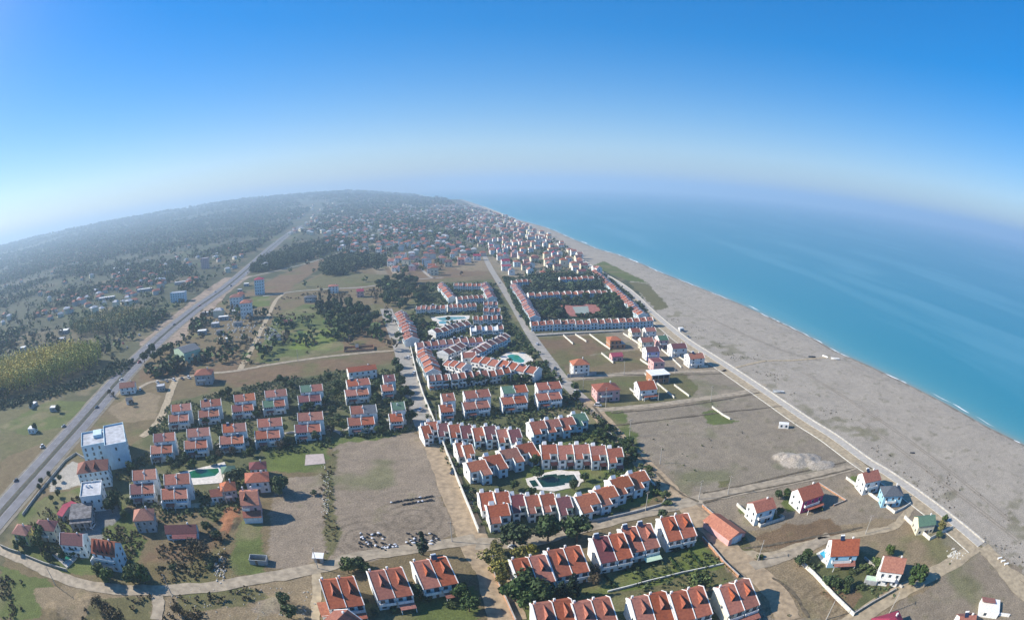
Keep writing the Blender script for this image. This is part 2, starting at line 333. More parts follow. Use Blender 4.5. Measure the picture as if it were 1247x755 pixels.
i=np.arange((nx-1)*(ny-1)); r_=i//(nx-1); c_=i%(nx-1); a=r_*nx+c_
q=np.stack([a,a+1,a+nx+1,a+nx],1).astype(np.int32); nf=len(q)
me.loops.add(nf*4); me.loops.foreach_set('vertex_index',q.ravel()); me.polygons.add(nf)
me.polygons.foreach_set('loop_start',np.arange(0,nf*4,4,dtype=np.int32)); me.update(calc_edges=True); me.validate()
at=me.color_attributes.new('Col','FLOAT_COLOR','POINT'); at.data.foreach_set('color',np.c_[col,np.ones(nv)].astype(np.float32).ravel())
me.polygons.foreach_set('use_smooth',np.ones(nf,bool))
gm=bpy.data.materials.new('ground_soil_and_grass'); gm.use_nodes=True; n=gm.node_tree.nodes; l=gm.node_tree.links; b=n['Principled BSDF']
b.inputs['Roughness'].default_value=.95; b.inputs['Specular IOR Level'].default_value=.15
atn=n.new('ShaderNodeAttribute'); atn.attribute_name='Col'; tc=n.new('ShaderNodeTexCoord'); out=atn.outputs['Color']
for sc,am,dt in ((1.4,.33,8),(.22,.09,5),(.04,.08,3)):
    nz=n.new('ShaderNodeTexNoise'); nz.inputs['Scale'].default_value=sc; nz.inputs['Detail'].default_value=dt; l.new(tc.outputs['Object'],nz.inputs['Vector'])
    mr=n.new('ShaderNodeMapRange'); mr.inputs[1].default_value=.3; mr.inputs[2].default_value=.7; mr.inputs[3].default_value=1-am; mr.inputs[4].default_value=1+am; l.new(nz.outputs[0],mr.inputs[0])
    mm=n.new('ShaderNodeVectorMath'); mm.operation='SCALE'; l.new(out,mm.inputs[0]); l.new(mr.outputs[0],mm.inputs['Scale']); out=mm.outputs[0]
    if sc==1.4:
        bp=n.new('ShaderNodeBump'); bp.inputs['Strength'].default_value=.55; bp.inputs['Distance'].default_value=.35; l.new(nz.outputs[0],bp.inputs['Height']); l.new(bp.outputs[0],b.inputs['Normal'])
l.new(out,b.inputs['Base Color']); me.materials.append(gm)
go=bpy.data.objects.new('ground',me); C.objects.link(go); struct(go)
# sea
dv=[-60,-6,0,4,9,16,28,45,80,140,260,500,900,1600,3000,7000,15000,40000]
yv=np.unique(np.concatenate([np.arange(-400,1200,25),np.arange(1200,6000,150),np.array([-20000,-6000,-2000,-800,7000,9500,14000,20000,30000,42000])])).astype(float)
vs=[];sc_=[]
deep=np.array((.014,.15,.225)); mid=np.array((.018,.19,.25)); shal=np.array((.09,.27,.29)); sandy=np.array((.20,.24,.20))
for y in yv:
    for dd in dv:
        vs.append((float(xc(y))+dd,y,-.8))
        t=max(0,dd); c=sandy*math.exp(-t/5)+ (1-math.exp(-t/5))*(shal*math.exp(-t/28)+(1-math.exp(-t/28))*(mid*math.exp(-t/500)+deep*(1-math.exp(-t/500)))); sc_.append(c)
nd=len(dv); fs=[(r*nd+c,r*nd+c+1,(r+1)*nd+c+1,(r+1)*nd+c) for r in range(len(yv)-1) for c in range(nd-1)]
sm=bpy.data.meshes.new('sea'); sm.from_pydata(vs,[],fs); at=sm.color_attributes.new('Col','FLOAT_COLOR','POINT'); at.data.foreach_set('color',np.c_[np.array(sc_),np.ones(len(vs))].astype(np.float32).ravel())
wm=bpy.data.materials.new('sea_water'); wm.use_nodes=True; n=wm.node_tree.nodes; l=wm.node_tree.links; b=n['Principled BSDF']
b.inputs['Roughness'].default_value=.28; b.inputs['IOR'].default_value=1.33; b.inputs['Specular IOR Level'].default_value=.35
atn=n.new('ShaderNodeAttribute'); atn.attribute_name='Col'; tc=n.new('ShaderNodeTexCoord'); mp=n.new('ShaderNodeMapping'); mp.inputs['Rotation'].default_value=(0,0,R(-10)); mp.inputs['Scale'].default_value=(.011,.0016,1)
l.new(tc.outputs['Object'],mp.inputs[0]); nz=n.new('ShaderNodeTexNoise'); nz.inputs['Scale'].default_value=1; nz.inputs['Detail'].default_value=5; nz.inputs['Distortion'].default_value=.6; l.new(mp.outputs[0],nz.inputs['Vector'])
mr=n.new('ShaderNodeMapRange'); mr.inputs[1].default_value=.50; mr.inputs[2].default_value=.70; mr.inputs[4].default_value=.36; l.new(nz.outputs[0],mr.inputs[0])
mx=n.new('ShaderNodeMix'); mx.data_type='RGBA'; mx.inputs[7].default_value=(.12,.30,.37,1); l.new(mr.outputs[0],mx.inputs[0]); l.new(atn.outputs['Color'],mx.inputs[6]); l.new(mx.outputs[2],b.inputs['Base Color'])
n3_=n.new('ShaderNodeTexNoise'); n3_.inputs['Scale'].default_value=.35; n3_.inputs['Detail'].default_value=4; l.new(tc.outputs['Object'],n3_.inputs['Vector'])
bp=n.new('ShaderNodeBump'); bp.inputs['Strength'].default_value=.25; bp.inputs['Distance'].default_value=.5; l.new(n3_.outputs[0],bp.inputs['Height']); l.new(bp.outputs[0],b.inputs['Normal'])
sm.materials.append(wm); seao=bpy.data.objects.new('sea',sm); C.objects.link(seao); struct(seao)
# surf: thin broken lines of foam along the waterline
mb=MB(); y=60.
while y<2600:
    L_=random.uniform(6,30)*(1 if y<600 else 3); 
    if random.random()<.85:
        k=max(3,int(L_/4)); o_=random.choice([0.3,0.5,0.5,6.5]); wd=random.uniform(.5,1.6)*(1 if y<900 else 1.8)
        top=[];bot=[]
        for j in range(k+1):
            yy=y+L_*j/k; e=math.sin(math.pi*j/k); xx=float(xc(yy))+o_+math.sin(yy*.21)*.7
            top.append((xx-wd*e*.5-.03,yy)); bot.append((xx+wd*e*random.uniform(.4,.9)+.03,yy))
        n0=len(top); mb.add([(a,b_,-.77) for a,b_ in top+bot],[(j,n0+j,n0+j+1,j+1) for j in range(n0-1)])
    y+=L_*random.uniform(.8,1.6)
o=mb.build('surf',mat('sea_foam',(.75,.78,.78),noise=.1)); struct(o,'stuff')
# ------------------------------------------------------------- roads
def smooth(P,k=6):
    Q=[]; n=len(P)
    for i in range(n-1):
        p0=P[max(0,i-1)];p1=P[i];p2=P[i+1];p3=P[min(n-1,i+2)]
        for j in range(k):
            t=j/k; Q.append(tuple(.5*((2*p1[a])+(-p0[a]+p2[a])*t+(2*p0[a]-5*p1[a]+4*p2[a]-p3[a])*t*t+(-p0[a]+3*p1[a]-3*p2[a]+p3[a])*t**3) for a in (0,1)))
    Q.append(P[-1]); return Q
def offs(P,o):
    Q=[]
    for i,p in enumerate(P):
        a=P[max(0,i-1)];b=P[min(len(P)-1,i+1)]; dx,dy=b[0]-a[0],b[1]-a[1]; L_=math.hypot(dx,dy) or 1; Q.append((p[0]+dy/L_*o,p[1]-dx/L_*o))
    return Q
def strip(name,px,wd,m,z,jit=0,world=None,off=0,k=6,thick=None):
    P=smooth(world or GP(px),k); 
    if off: P=offs(P,off)
    A=offs(P,-wd/2);B=offs(P,wd/2)
    if jit:
        A=[(a+random.uniform(-jit,jit),b+random.uniform(-jit,jit)) for a,b in A];B=[(a+random.uniform(-jit,jit),b+random.uniform(-jit,jit)) for a,b in B]
    n_=len(A); mb=MB(); mb.add([(a,b,z) for a,b in A+B],[(i,n_+i,n_+i+1,i+1) for i in range(n_-1)])
    if thick:
        mb.add([(a,b,z-thick) for a,b in A]+[(a,b,z) for a,b in A],[(i,i+1,n_+i+1,n_+i) for i in range(n_-1)]); mb.add([(a,b,z-thick) for a,b in B]+[(a,b,z) for a,b in B],[(i+1,i,n_+i,n_+i+1) for i in range(n_-1)])
    return struct(mb.build(name,m))
asph=mat('asphalt',(.15,.15,.165),noise=.12,scale=.15); asph2=mat('pale_street_concrete',(.30,.275,.235),noise=.12,scale=.25)
dirt=mat('packed_dirt_road',(.32,.265,.19),noise=.16,scale=.35,bump=.3); dirt2=mat('brown_dirt_track',(.34,.255,.16),noise=.16,scale=.4,bump=.3); pav=mat('promenade_paving',(.40,.37,.32),noise=.08,scale=.5)
sandr=mat('yellow_sandy_track',(.36,.29,.19),noise=.14,scale=.4)
main_px=[(470,376),(479,400),(489,425),(497,455),(509,492),(519,518)]
main2_px=[(519,518),(533,550),(549,590),(566,630),(582,668),(600,700),(618,755)]
hw_px=[(372,256),(386,259),(380,265),(345,290),(290,338),(240,375),(197,410),(150,457),(105,508),(62,556),(20,603),(-25,655)]
strip('street',main_px,12,asph2,.12,jit=.15)
strip('dirt_road',main2_px,11,dirt2,.11,jit=.5)
hwp=smooth(GP(hw_px),6)
strip('road_verge',[(290,337),(262,356),(235,380),(212,400),(192,420)],52,mat('bare_verge_soil',(.27,.20,.14),noise=.2,scale=.12),.08,jit=2)
strip('highway_shoulder',None,27,mat('gravel_shoulder',(.19,.165,.12),noise=.15,scale=.2),.10,world=GP(hw_px),jit=.6)
strip('highway',None,8.2,asph,.25,world=GP(hw_px),off=-6.6); strip('highway',None,8.2,asph,.25,world=GP(hw_px),off=6.6)
strip('highway_median',None,3.2,mat('median_grass',(.045,.05,.035),noise=.25,scale=.4),.30,world=GP(hw_px),jit=.2)
for o_ in (-2.9,2.9,-10.4,10.4): strip('highway_marking',None,.16,mat('road_paint',(.42,.42,.41),noise=.1),.27,world=GP(hw_px),off=o_)
mb=MB()
for sgn in (-6.6,6.6):
    P=offs(hwp,sgn)
    for i in range(len(P)-1):
        a=Vector(P[i]);b_=Vector(P[i+1]); n_=int((b_-a).length/9)
        if (a.length>700): continue
        for j in range(n_):
            p=a.lerp(b_,j/n_);q_=a.lerp(b_,(j+.35)/n_); t=(b_-a).normalized(); s_=Vector((t.y,-t.x))*.07
            mb.add([(*(p-s_),.274),(*(p+s_),.274),(*(q_+s_),.274),(*(q_-s_),.274)],[(0,1,2,3)])
struct(mb.build('lane_marking',MATS['road_paint']))
strip('dirt_road',[(-15,664),(30,682),(60,697),(105,712),(150,718),(230,717),(320,704),(385,692),(440,678),(500,668),(580,656)],6.5,dirt,.14,jit=.45)
strip('dirt_road',[(580,662),(640,660),(690,647),(760,630),(820,616),(870,604),(950,588),(1005,577),(1046,566)],7.5,dirt,.15,jit=.4)
strip('street',[(590,312),(598,328),(612,350),(628,376),(648,410),(668,438),(690,467),(712,489)],8,asph2,.12,jit=.2)
strip('dirt_road',[(712,489),(735,512),(760,541),(790,572),(818,600),(845,625),(872,650),(893,674),(915,692),(945,722),(960,755)],9,dirt2,.13,jit=.5)
strip('dirt_road',[(690,463),(740,457),(800,454),(862,452),(885,451)],5.5,dirt,.15,jit=.4)
strip('dirt_road',[(718,500),(760,497),(800,493),(860,485),(920,475),(930,468)],6,dirt,.145,jit=.4)
strip('street',[(645,408),(700,405),(760,402)],5,asph2,.15,jit=.2)
strip('dirt_road',[(915,690),(950,679),(990,664),(1003,655),(1000,652)],6,dirt,.155,jit=.4)
strip('dirt_track',[(895,672),(940,676),(990,660),(1060,648),(1090,640),(1110,618),(1125,608)],4.5,sandr,.125,jit=.5)
strip('lane',[(480,427),(440,430),(385,436),(330,444),(285,452),(255,455),(215,461),(185,465),(170,472)],4.5,dirt,.15,jit=.2)
strip('dirt_track',[(292,450),(303,432),(318,402),(328,382),(336,366),(345,358)],5,sandr,.13,jit=.35)
strip('dirt_track',[(214,462),(205,485),(196,508),(183,524),(172,532)],6,sandr,.13,jit=.4)
strip('lane',[(320,361),(360,355),(400,352),(440,350),(475,345),(490,342),(540,338)],5,asph2,.15,jit=.3)
strip('lane',[(283,343),(310,336),(345,328),(380,319),(410,309),(425,303),(450,303)],5,asph2,.15,jit=.3)
strip('dirt_road',[(487,342),(478,325),(462,303),(450,288),(440,278)],12,dirt2,.12,jit=.8)
strip('lane',[(504,318),(512,326),(522,336),(530,339)],4,asph2,.15,jit=.2)
strip('dirt_track',[(190,722),(193,735),(190,755)],5,dirt,.13,jit=.4)
strip('dirt_track',[(385,692),(386,715),(384,755)],3.5,sandr,.13,jit=.4)
strip('dirt_track',[(880,452),(930,440),(965,439),(1000,436),(1018,437)],3.2,sandr,.15,jit=.5)
strip('estate_path',[(418,530),(400,523),(350,527),(300,535),(262,541)],2.6,asph2,.15,jit=.2)
strip('estate_path',[(500,507),(470,512),(418,524)],2.6,asph2,.16,jit=.2)
strip('dirt_track',[(190,612),(232,616),(270,611),(297,606)],4,sandr,.15,jit=.3)
prom_edge=[(590,252),(620,264),(655,283),(690,303),(716,320.5),(737,333.5),(760,347),(778,361),(800,382),(837,412),(870.6,433.4),(904,454.9),(947,483.5),(987.5,510.9),(1018.5,530),(1060,559.8),(1086,575.4),(1130,606),(1174.3,640),(1198.7,660.7)]
PE=GP(prom_edge)
strip('sandy_road',None,9,sandr,.12,world=PE,off=9.3 if False else 0) if False else None
pr_dir=1
strip('promenade',None,5.2,pav,.32,world=PE,off=3.2,thick=.3)
strip('sandy_road',None,7.5,sandr,.12,world=PE,off=9.6,jit=.35)
strip('promenade_kerb',None,.35,M['concrete'],.36,world=PE,off=6.0,thick=.35)
strip('sandy_road',[(1190,664),(1165,682),(1130,702),(1090,724),(1045,752),(1020,775)],8,sandr,.13,jit=.5)
strip('dirt_track',[(1198,666),(1215,685),(1235,710),(1270,745)],9,sandr,.125,jit=.6)
strip('dirt_track',[(1198,672),(1222,690),(1247,705),(1280,722)],5,sandr,.135,jit=.5)
dk=mat('dark_soil_edge',(.12,.095,.06),noise=.25,scale=.6)
for w_ in ([(722,494),(745,520),(775,552),(800,577),(828,600),(851,611)],[(856,612),(900,601),(945,592),(1000,580),(1040,570)],[(855,601),(900,592),(960,578),(1030,562)],[(742,519),(800,512),(850,506),(900,500),(962,494)],[(745,503),(800,498),(860,490),(925,478)],[(700,452),(760,460-4),(850,456),(880,455)],[(1047,560),(1062,571)],[(940,703),(965,722),(985,752)],[(905,668),(935,664),(985,655),(1050,642)]):
    strip('verge',w_,1.3,dk,.17,jit=.35)
strip('kerb',None,.4,M['gwall'],.24,world=PE[8:],off=13.8,thick=.2)
for w_ in ([(1000,440),(960,430),(900,405),(850,380),(800,350)],[(1235,640),(1150,570),(1060,505),(980,455)],[(1240,660),(1150,590),(1050,515)]): strip('tyre_track',w_,.7,mat('pressed_sand',(.22,.19,.15),noise=.1),.10,jit=.1); strip('tyre_track',w_,.7,MATS['pressed_sand'],.10,jit=.1,off=2.2)
# ------------------------------------------------------------- haze: one box of even thin air round everything
mb=MB(); mb.box(-41000,41000,-41500,41500,-9,HAZE_TOP); o=mb.build('haze',mat('haze_air',(1,1,1))); struct(o,'stuff')
hm=MATS['haze_air']; n=hm.node_tree.nodes; l=hm.node_tree.links
for x in list(n): n.remove(x)
oo=n.new('ShaderNodeOutputMaterial'); pv=n.new('ShaderNodeVolumePrincipled'); pv.inputs['Color'].default_value=HAZE_COL; pv.inputs['Density'].default_value=HAZE_D; pv.inputs['Anisotropy'].default_value=HAZE_G
l.new(pv.outputs[0],oo.inputs['Volume'])
o.display_type='WIRE'
# ------------------------------------------------------------- house kit
# local axes: x along the front, -y is the front, z up; every helper hangs real parts under the house's Empty
def win(root,x,y,z,w=1.2,h=1.3,face='f',fr=None,pane=True,name='window'):
    a=MB();b=MB(); fr=fr or M['frame']
    if face in 'fb':
        s=-1 if face=='f' else 1; ya,yb=sorted((y,y+s*.07)); a.box(x-w/2-.1,x+w/2+.1,ya,yb,z-.1,z+h+.1); ya,yb=sorted((y,y+s*.11)); b.box(x-w/2,x+w/2,ya,yb,z,z+h)
    else:
        s=-1 if face=='l' else 1; xa,xb=sorted((x,x+s*.07)); a.box(xa,xb,y-w/2-.1,y+w/2+.1,z-.1,z+h+.1); xa,xb=sorted((x,x+s*.11)); b.box(xa,xb,y-w/2,y+w/2,z,z+h)
    if pane: f=a.build(name,fr,root); b.build('pane',M['glass'],f)
    else: b.build(name,M['glass'],root)
def gable(root,x0,x1,y0,y1,hf,hr,hb,rp=.5,n=1,roofs=('red',),wall='white',par=True,over=.35,parw='white',z0=0,eave=True,pt=.11,ph=0):
    """one roofed volume: walls, one roof per unit, white parapets following the gable"""
    ry=y0+(y1-y0)*rp
    MB().prism_x([(y0,z0),(y1,z0),(y1,hb-.05),(ry,hr-.05),(y0,hf-.05)],x0,x1).build('wall',M[wall],root)
    sf=(hr-hf)/(ry-y0) if ry>y0 else 0; sb=(hr-hb)/(y1-ry) if y1>ry else 0; uw=(x1-x0)/n; o_=over if eave else .05
    for i in range(n):
        a=x0+uw*i+(.13 if par else -.25*(i==0)); b=x0+uw*(i+1)-(.13 if par else -.25*(i==n-1))
        MB().prism_x([(y0-o_,hf-sf*o_),(ry,hr) if rp<1 else (y1,hr)]+([(y1+o_,hb-sb*o_)] if rp<1 else [])+ ([(y1+o_,hb-sb*o_+.16)] if rp<1 else [(y1,hr+.16)])+([(ry,hr+.16)] if rp<1 else [])+[(y0-o_,hf-sf*o_+.16)],a,b).build('roof',M[roofs[i%len(roofs)]],root)
    if par:
        for i in range(n+1):
            xc_=x0+uw*i; a,b=xc_-pt,xc_+pt
            e=.02 if i in (0,n) else 0
            MB().prism_x([(y0-.42,hf-sf*.4-.25),(y1+.42,hb-sb*.4-.25),(y1+.42,hb-sb*.4+.34+ph),(ry,hr+.38+ph),(y0-.42,hf-sf*.4+.34+ph)],a-e,b+e).build('parapet',M[parw],root)
    return ry,sf,sb
def zslope(y,y0,ry,hf,hr): return hf+(hr-hf)*(y-y0)/(ry-y0)
def chimney(root,x,y,z,h=1.2,m='white'):
    a=MB(); a.box(x-.3,x+.3,y-.3,y+.3,z-.6,z+h); a.box(x-.38,x+.38,y-.38,y+.38,z+h,z+h+.12); a.box(x-.22,x+.22,y-.22,y+.22,z+h+.12,z+h+.3); a.build('chimney',M[m],root)
def heater(root,x,y,z):
    a=MB(); a.add([(x-.9,y-1.0,z+.1),(x+.9,y-1.0,z+.1),(x+.9,y+.5,z+1.1),(x-.9,y+.5,z+1.1),(x-.9,y-1.0,z+.02),(x+.9,y-1.0,z+.02),(x+.9,y+.5,z+1.0),(x-.9,y+.5,z+1.0)],[(0,1,2,3),(4,7,6,5),(0,4,5,1),(1,5,6,2),(2,6,7,3),(3,7,4,0)])
    o=a.build('solar_water_heater',M['panel'],root); MB().cyl((x-.8,y+.75,z+1.2),(x+.8,y+.75,z+1.2),.33,n=10).build('water_tank',M['tank'],o)
    for sx in (-.7,.7): MB().cyl((x+sx,y+.75,z-.7),(x+sx,y+.75,z+1.1),.05,n=5).build('support_leg',M['metal'],o)
def dormer(root,xc_,yf,ry,y0,hf,hr,w=.85,m='red',zt=None):
    zb=zslope(yf,y0,ry,hf,hr)+.16; zd=hr+.1 if zt is None else zt; yb=ry
    a=MB(); a.add([(xc_-w,yf,zb),(xc_+w,yf,zb),(xc_,yf,zd),(xc_,yb,zd),(xc_-w*.15,yb,hr+.1),(xc_+w*.15,yb,hr+.1)],[(0,1,2),(1,5,3,2),(0,2,3,4),(0,4,5,1),(3,5,4)])
    o=a.build('dormer',M[m],root)
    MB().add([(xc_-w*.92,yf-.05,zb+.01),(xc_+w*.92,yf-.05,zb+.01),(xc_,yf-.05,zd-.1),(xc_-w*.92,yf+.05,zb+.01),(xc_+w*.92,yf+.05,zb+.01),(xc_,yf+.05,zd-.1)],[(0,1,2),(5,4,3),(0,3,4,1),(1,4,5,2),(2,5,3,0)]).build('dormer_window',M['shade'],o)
def balcony(root,x0,x1,y0,z,dep=1.2,m='white',solid=True):
    a=MB(); a.box(x0,x1,y0-dep,y0-.02,z-.18,z); o=a.build('balcony',M[m],root)
    b=MB(); b.box(x0,x1,y0-dep,y0-dep+.1,z,z+.95); b.box(x0,x0+.1,y0-dep+.1,y0-.02,z,z+.95); b.box(x1-.1,x1,y0-dep+.1,y0-.02,z,z+.95); b.build('railing',M[m],o)
def lean(root,x0,x1,ya,yb,za,zb,m='red',name='porch_roof',posts=True):
    a=MB(); a.add([(x0,ya,za),(x1,ya,za),(x1,yb,zb),(x0,yb,zb),(x0,ya,za-.14),(x1,ya,za-.14),(x1,yb,zb-.14),(x0,yb,zb-.14)],[(0,1,2,3),(4,7,6,5),(0,4,5,1),(1,5,6,2),(2,6,7,3),(3,7,4,0)])
    o=a.build(name,M[m],root)
    if posts:
        yy=ya+.2
        for xx in (x0+.2,x1-.2): MB().box(xx-.12,xx+.12,yy-.12,yy+.12,0,za-.1).build('post',M['white'],o)
def door(root,x,y,z=0,m='wood',w=1.0,h=2.1):
    MB().box(x-w/2,x+w/2,y-.09,y+.02,z,z+h).build('door',M[m],root)
# K1 : long-sloped twin villa at the bottom of the view
def villa(name='twin_house',roofs=('red','red'),w=11.4,d=13.0,hf=5.0,hr=8.9,hb=7.2,porch=True,annex=False,heat=(),chim=True,wall='white',awn=None):
    r=empty(name); x0,x1=-w/2,w/2; y0,y1=-d/2,d/2
    ry,sf,sb=gable(r,x0,x1,y0,y1,hf,hr,hb,.78,2,roofs,wall)
    for i in range(2):
        cx=x0+w/2*(i+.5); rm=roofs[i]
        dormer(r,cx+.35,y0+d*.33,ry,y0,hf,hr,.8,rm)
        if chim: chimney(r,cx-1.9,ry+.9,hr-.4,1.0)
        win(r,cx-1.3,y0,3.2,1.3,1.2); win(r,cx+1.4,y0,2.8,1.6,1.8,name='balcony_door')
        win(r,cx-1.2,y0,.7,1.4,1.3); door(r,cx+1.5,y0)
        balcony(r,cx-2.5,cx+2.5,y0,2.7,1.3)
        win(r,cx,y1,4.2,1.1,1.2,'b',pane=False)
    win(r,x0,-1.5,4.2,1,1.2,'l'); win(r,x1,-1.5,4.2,1,1.2,'r')
    for i in heat: heater(r,x0+w*(.15+.5*i),ry+.2,hr+.2)
    if porch: lean(r,x0+.4+(w/2 if porch==2 else 0),x1-.3,y0-3.9,y0-1.35,2.1,2.55,'brickred')
    if awn: lean(r,x0+w*.45,x1-.2,y0-4.0,y0-1.35,2.1,2.5,awn,'awning',posts=False)
    if annex:
        MB().box(x0-3.0,x0-.02,y0-1.2,y0+5.0,0,3.0).build('annex_wall',M['white'],r); lean(r,x0-3.3,x0-.2,y0-1.5,y0+5.3,2.95,3.75,'orange','annex_roof',posts=False)
    return r
# K2 : twin house of two stepped ranges in the walled western estate
def stepped(name='twin_house',back=('brickred','brickred'),front=('red','red'),n=2,wall='white',shift=-2.2,uw=7.0,gal='blue_and_shade',heat=False):
    r=empty(name); w=uw*n
    gable(r,-w/2,w/2,1.0,8.0,8.4,10.4,9.0,.85,n,back,wall)
    a=-w/2+shift; b=w/2+shift
    ry,sf,sb=gable(r,a,b,-6.0,.98,4.9,6.6,6.3,.85,n,front,wall)
    for i in range(n):
        cx=a+uw*(i+.5)
        # roof-edge gallery of small posts with dark panels painting the openings' shade, over a recessed balcony
        g_=MB(); g_.box(cx-2.9,cx+2.9,-6.35,-6.02,2.8,3.7); o=g_.build('gallery',M[gal],r)  # gallery band, facade shade put into its default blue
        for k in range(5): MB().box(cx-2.8+k*1.32,cx-2.5+k*1.32,-6.38,-6.05,3.7,4.7).build('gallery_post',M['white'],o)
        for k in range(4): MB().box(cx-2.45+k*1.32,cx-1.55+k*1.32,-6.06,-6.0,3.75,4.55).build('opening_shade',M['shade'],o)
        win(r,cx-1.2,-6.0,.9,1.5,1.4,pane=False); door(r,cx+1.4,-6.0)
        if (i%2==0)==(shift<0): lean(r,cx-1.8,cx+2.8,-8.3,-6.4,2.4,3.0,'brickred')
        else: balcony(r,cx-2.8,cx+2.8,-6.0,2.6,1.6)
        win(r,cx+1.0,1.0,7.3,.8,.6,pane=False)
    if heat: heater(r,-uw*.5,6.2,9.9); heater(r,shift+uw*.55,-.6,6.4)
    MB().box(a-.35,a+.15,-8.2,-6.02,0,4.4).build('buttress_wall',M['white'],r)
    chimney(r,-.4,4.5,9.0,1.5); chimney(r,shift+.5,-1.5,6.6,1.4)
    win(r,w/2,3.5,5.5,1,1.2,'r'); win(r,w/2,3.5,2,1,1.2,'r'); win(r,b,-3,2.0,1,1.2,'r',pane=False); win(r,-w/2,3.5,5.5,1,1.2,'l'); win(r,a,-3,2.4,1,1.2,'l')
    return r
# K3 : zigzag terrace unit with a forward wing and white gable parapets
def zig(name='terraced_house',roof='red',wall='white',fwd=True,shed='brickred',left=True,hw=6.4,uw=6.6,side='blue_and_shade',lean_to=False):
    r=empty(name)
    ry,sf,sb=gable(r,-uw/2,uw/2,-4.2,4.2,hw,hw+2.1,hw+.2,.55,1,(roof,),wall)
    s=-1 if left else 1
    if fwd:
        a,b=sorted((s*uw/2,s*.2)); y0=-7.2
        MB().box(a,b,y0,-4.22,0,hw-1.25).build('wing_wall',M[side],r)  # default wing blue has the front's shade put into the colour
        o=MB().add([(a-.1,y0-.3,hw-1.3),(b+.1,y0-.3,hw-1.3),(b+.1,-4.65,hw-.15),(a-.1,-4.65,hw-.15),(a-.1,y0-.3,hw-1.15),(b+.1,y0-.3,hw-1.15),(b+.1,-4.65,hw),(a-.1,-4.65,hw)],[(0,3,2,1),(4,5,6,7),(0,1,5,4),(1,2,6,5),(2,3,7,6),(3,0,4,7)]).build('wing_roof',M[roof],r)
        MB().prism_x([(y0-.4,hw-1.6),(-4.62,hw-.4),(-4.62,hw+.3),(y0-.4,hw-.85)],a-.28,a-.1).build('wing_parapet',M['white'],r)
        MB().prism_x([(y0-.4,hw-1.6),(-4.62,hw-.4),(-4.62,hw+.3),(y0-.4,hw-.85)],b+.1,b+.28).build('wing_parapet',M['white'],r)
        win(r,(a+b)/2,y0,3.3,1.3,1.2); win(r,(a+b)/2,y0,.8,1.3,1.2)
        c=s*-1*uw/4; balcony(r,c-1.3,c+1.3,-4.2,2.9,1.4); win(r,c,-4.2,3.2,1.5,1.9,name='balcony_door'); win(r,c,-4.2,.7,1.5,1.5)
        if lean_to: lean(r,c-1.6,c+1.5,-7.8,-5.65,2.2,2.8,shed)
    else:
        win(r,-1.5,-4.2,3.6,1.2,1.2); win(r,1.5,-4.2,3.6,1.2,1.2); win(r,-1.5,-4.2,.8,1.2,1.3); win(r,1.5,-4.2,.4,1.3,2,name='balcony_door')
    # white triangular ventilation gable behind the ridge
    MB().add([(-uw*.36,.2,hw+1.5),(-uw*.36,4.0,hw+.3),(-uw*.36,1.9,hw+3.4),(-uw*.12,.2,hw+1.5),(-uw*.12,4.0,hw+.3),(-uw*.12,1.9,hw+3.4)],[(0,2,1),(3,4,5),(0,1,4,3),(1,2,5,4),(2,0,3,5)]).build('roof_vent',M['white'],r)
    chimney(r,uw*.32,1.0,hw+1.4,1.0)
    win(r,-uw/2,0,3.8,1,1.1,'l',pane=False); win(r,uw/2,0,3.8,1,1.1,'r',pane=False)
    return r
# K4 : plain terrace unit
def unit(name='terraced_house',roof='brickred',wall='white',uw=6.4,d=8.5,hf=5.8,hr=7.9,hb=5.8,rp=.5,front='blue_and_shade',dorm=False,porch=False,detail=1,heat=0):
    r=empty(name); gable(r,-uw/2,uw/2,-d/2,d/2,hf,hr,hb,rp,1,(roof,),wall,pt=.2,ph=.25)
    MB().box(-uw/2+.2,uw/2-.2,-d/2-.05,-d/2+.02,0.1,hf-.35).build('front_render',M[front],r) if front!='white' else None  # front panel; its default blue paints the shade of the facade
    yy=-d/2-.05
    win(r,-uw*.22,yy,3.4,1.3,1.3,pane=False); win(r,uw*.22,yy,3.4,1.3,1.3,pane=False); win(r,-uw*.2,yy,.8,1.3,1.3,pane=False); win(r,uw*.22,yy,.3,1.2,2,pane=False,name='door')
    if detail:
        win(r,-uw*.2,d/2,3.4,1.2,1.2,'b',pane=False); win(r,uw*.2,d/2,3.4,1.2,1.2,'b',pane=False)
        balcony(r,-uw*.4,uw*.4,yy,2.9,1.0)
    if dorm: dormer(r,0,-d*.25,-d/2+d*rp,-d/2,hf,hr,1.2,roof)
    if porch: lean(r,-uw*.45,uw*.2,-d/2-2.2,-d/2-.1,2.3,2.8,'brickred')
    chimney(r,uw*.3,.4,hr-.6,1.1)
    if heat: heater(r,-uw*.15,.2,hr)
    return r
# hip roof and free-standing houses
def hip(root,w,d,h,rh,m,over=.5,x=0,y=0,z0=0,wall='white',rl=None,name='roof'):
    MB().box(x-w/2,x+w/2,y-d/2,y+d/2,z0,h-.02).build('wall',M[wall],root)
    W,D=w/2+over,d/2+over; 
    if w>=d: a,b=(max(0,W-D) if rl is None else rl/2),0
    else: a,b=0,(max(0,D-W) if rl is None else rl/2)
    a_=max(a,.01) if w>=d else 0; b_=max(b,.01) if w<d else 0
    v=[(x-W,y-D,h),(x+W,y-D,h),(x+W,y+D,h),(x-W,y+D,h),(x-a_,y-b_,rh),(x+a_,y+b_,rh),(x-W,y-D,h+.15),(x+W,y-D,h+.15),(x+W,y+D,h+.15),(x-W,y+D,h+.15)]
    f=[(0,3,2,1),(0,1,7,6),(1,2,8,7),(2,3,9,8),(3,0,6,9)]
    f+= [(6,7,5,4),(7,8,5),(8,9,4,5),(9,6,4)] if w>=d else [(6,7,4),(7,8,5,4),(8,9,5),(9,6,4,5)]
    return MB().add(v,f).build(name,M[m],root)
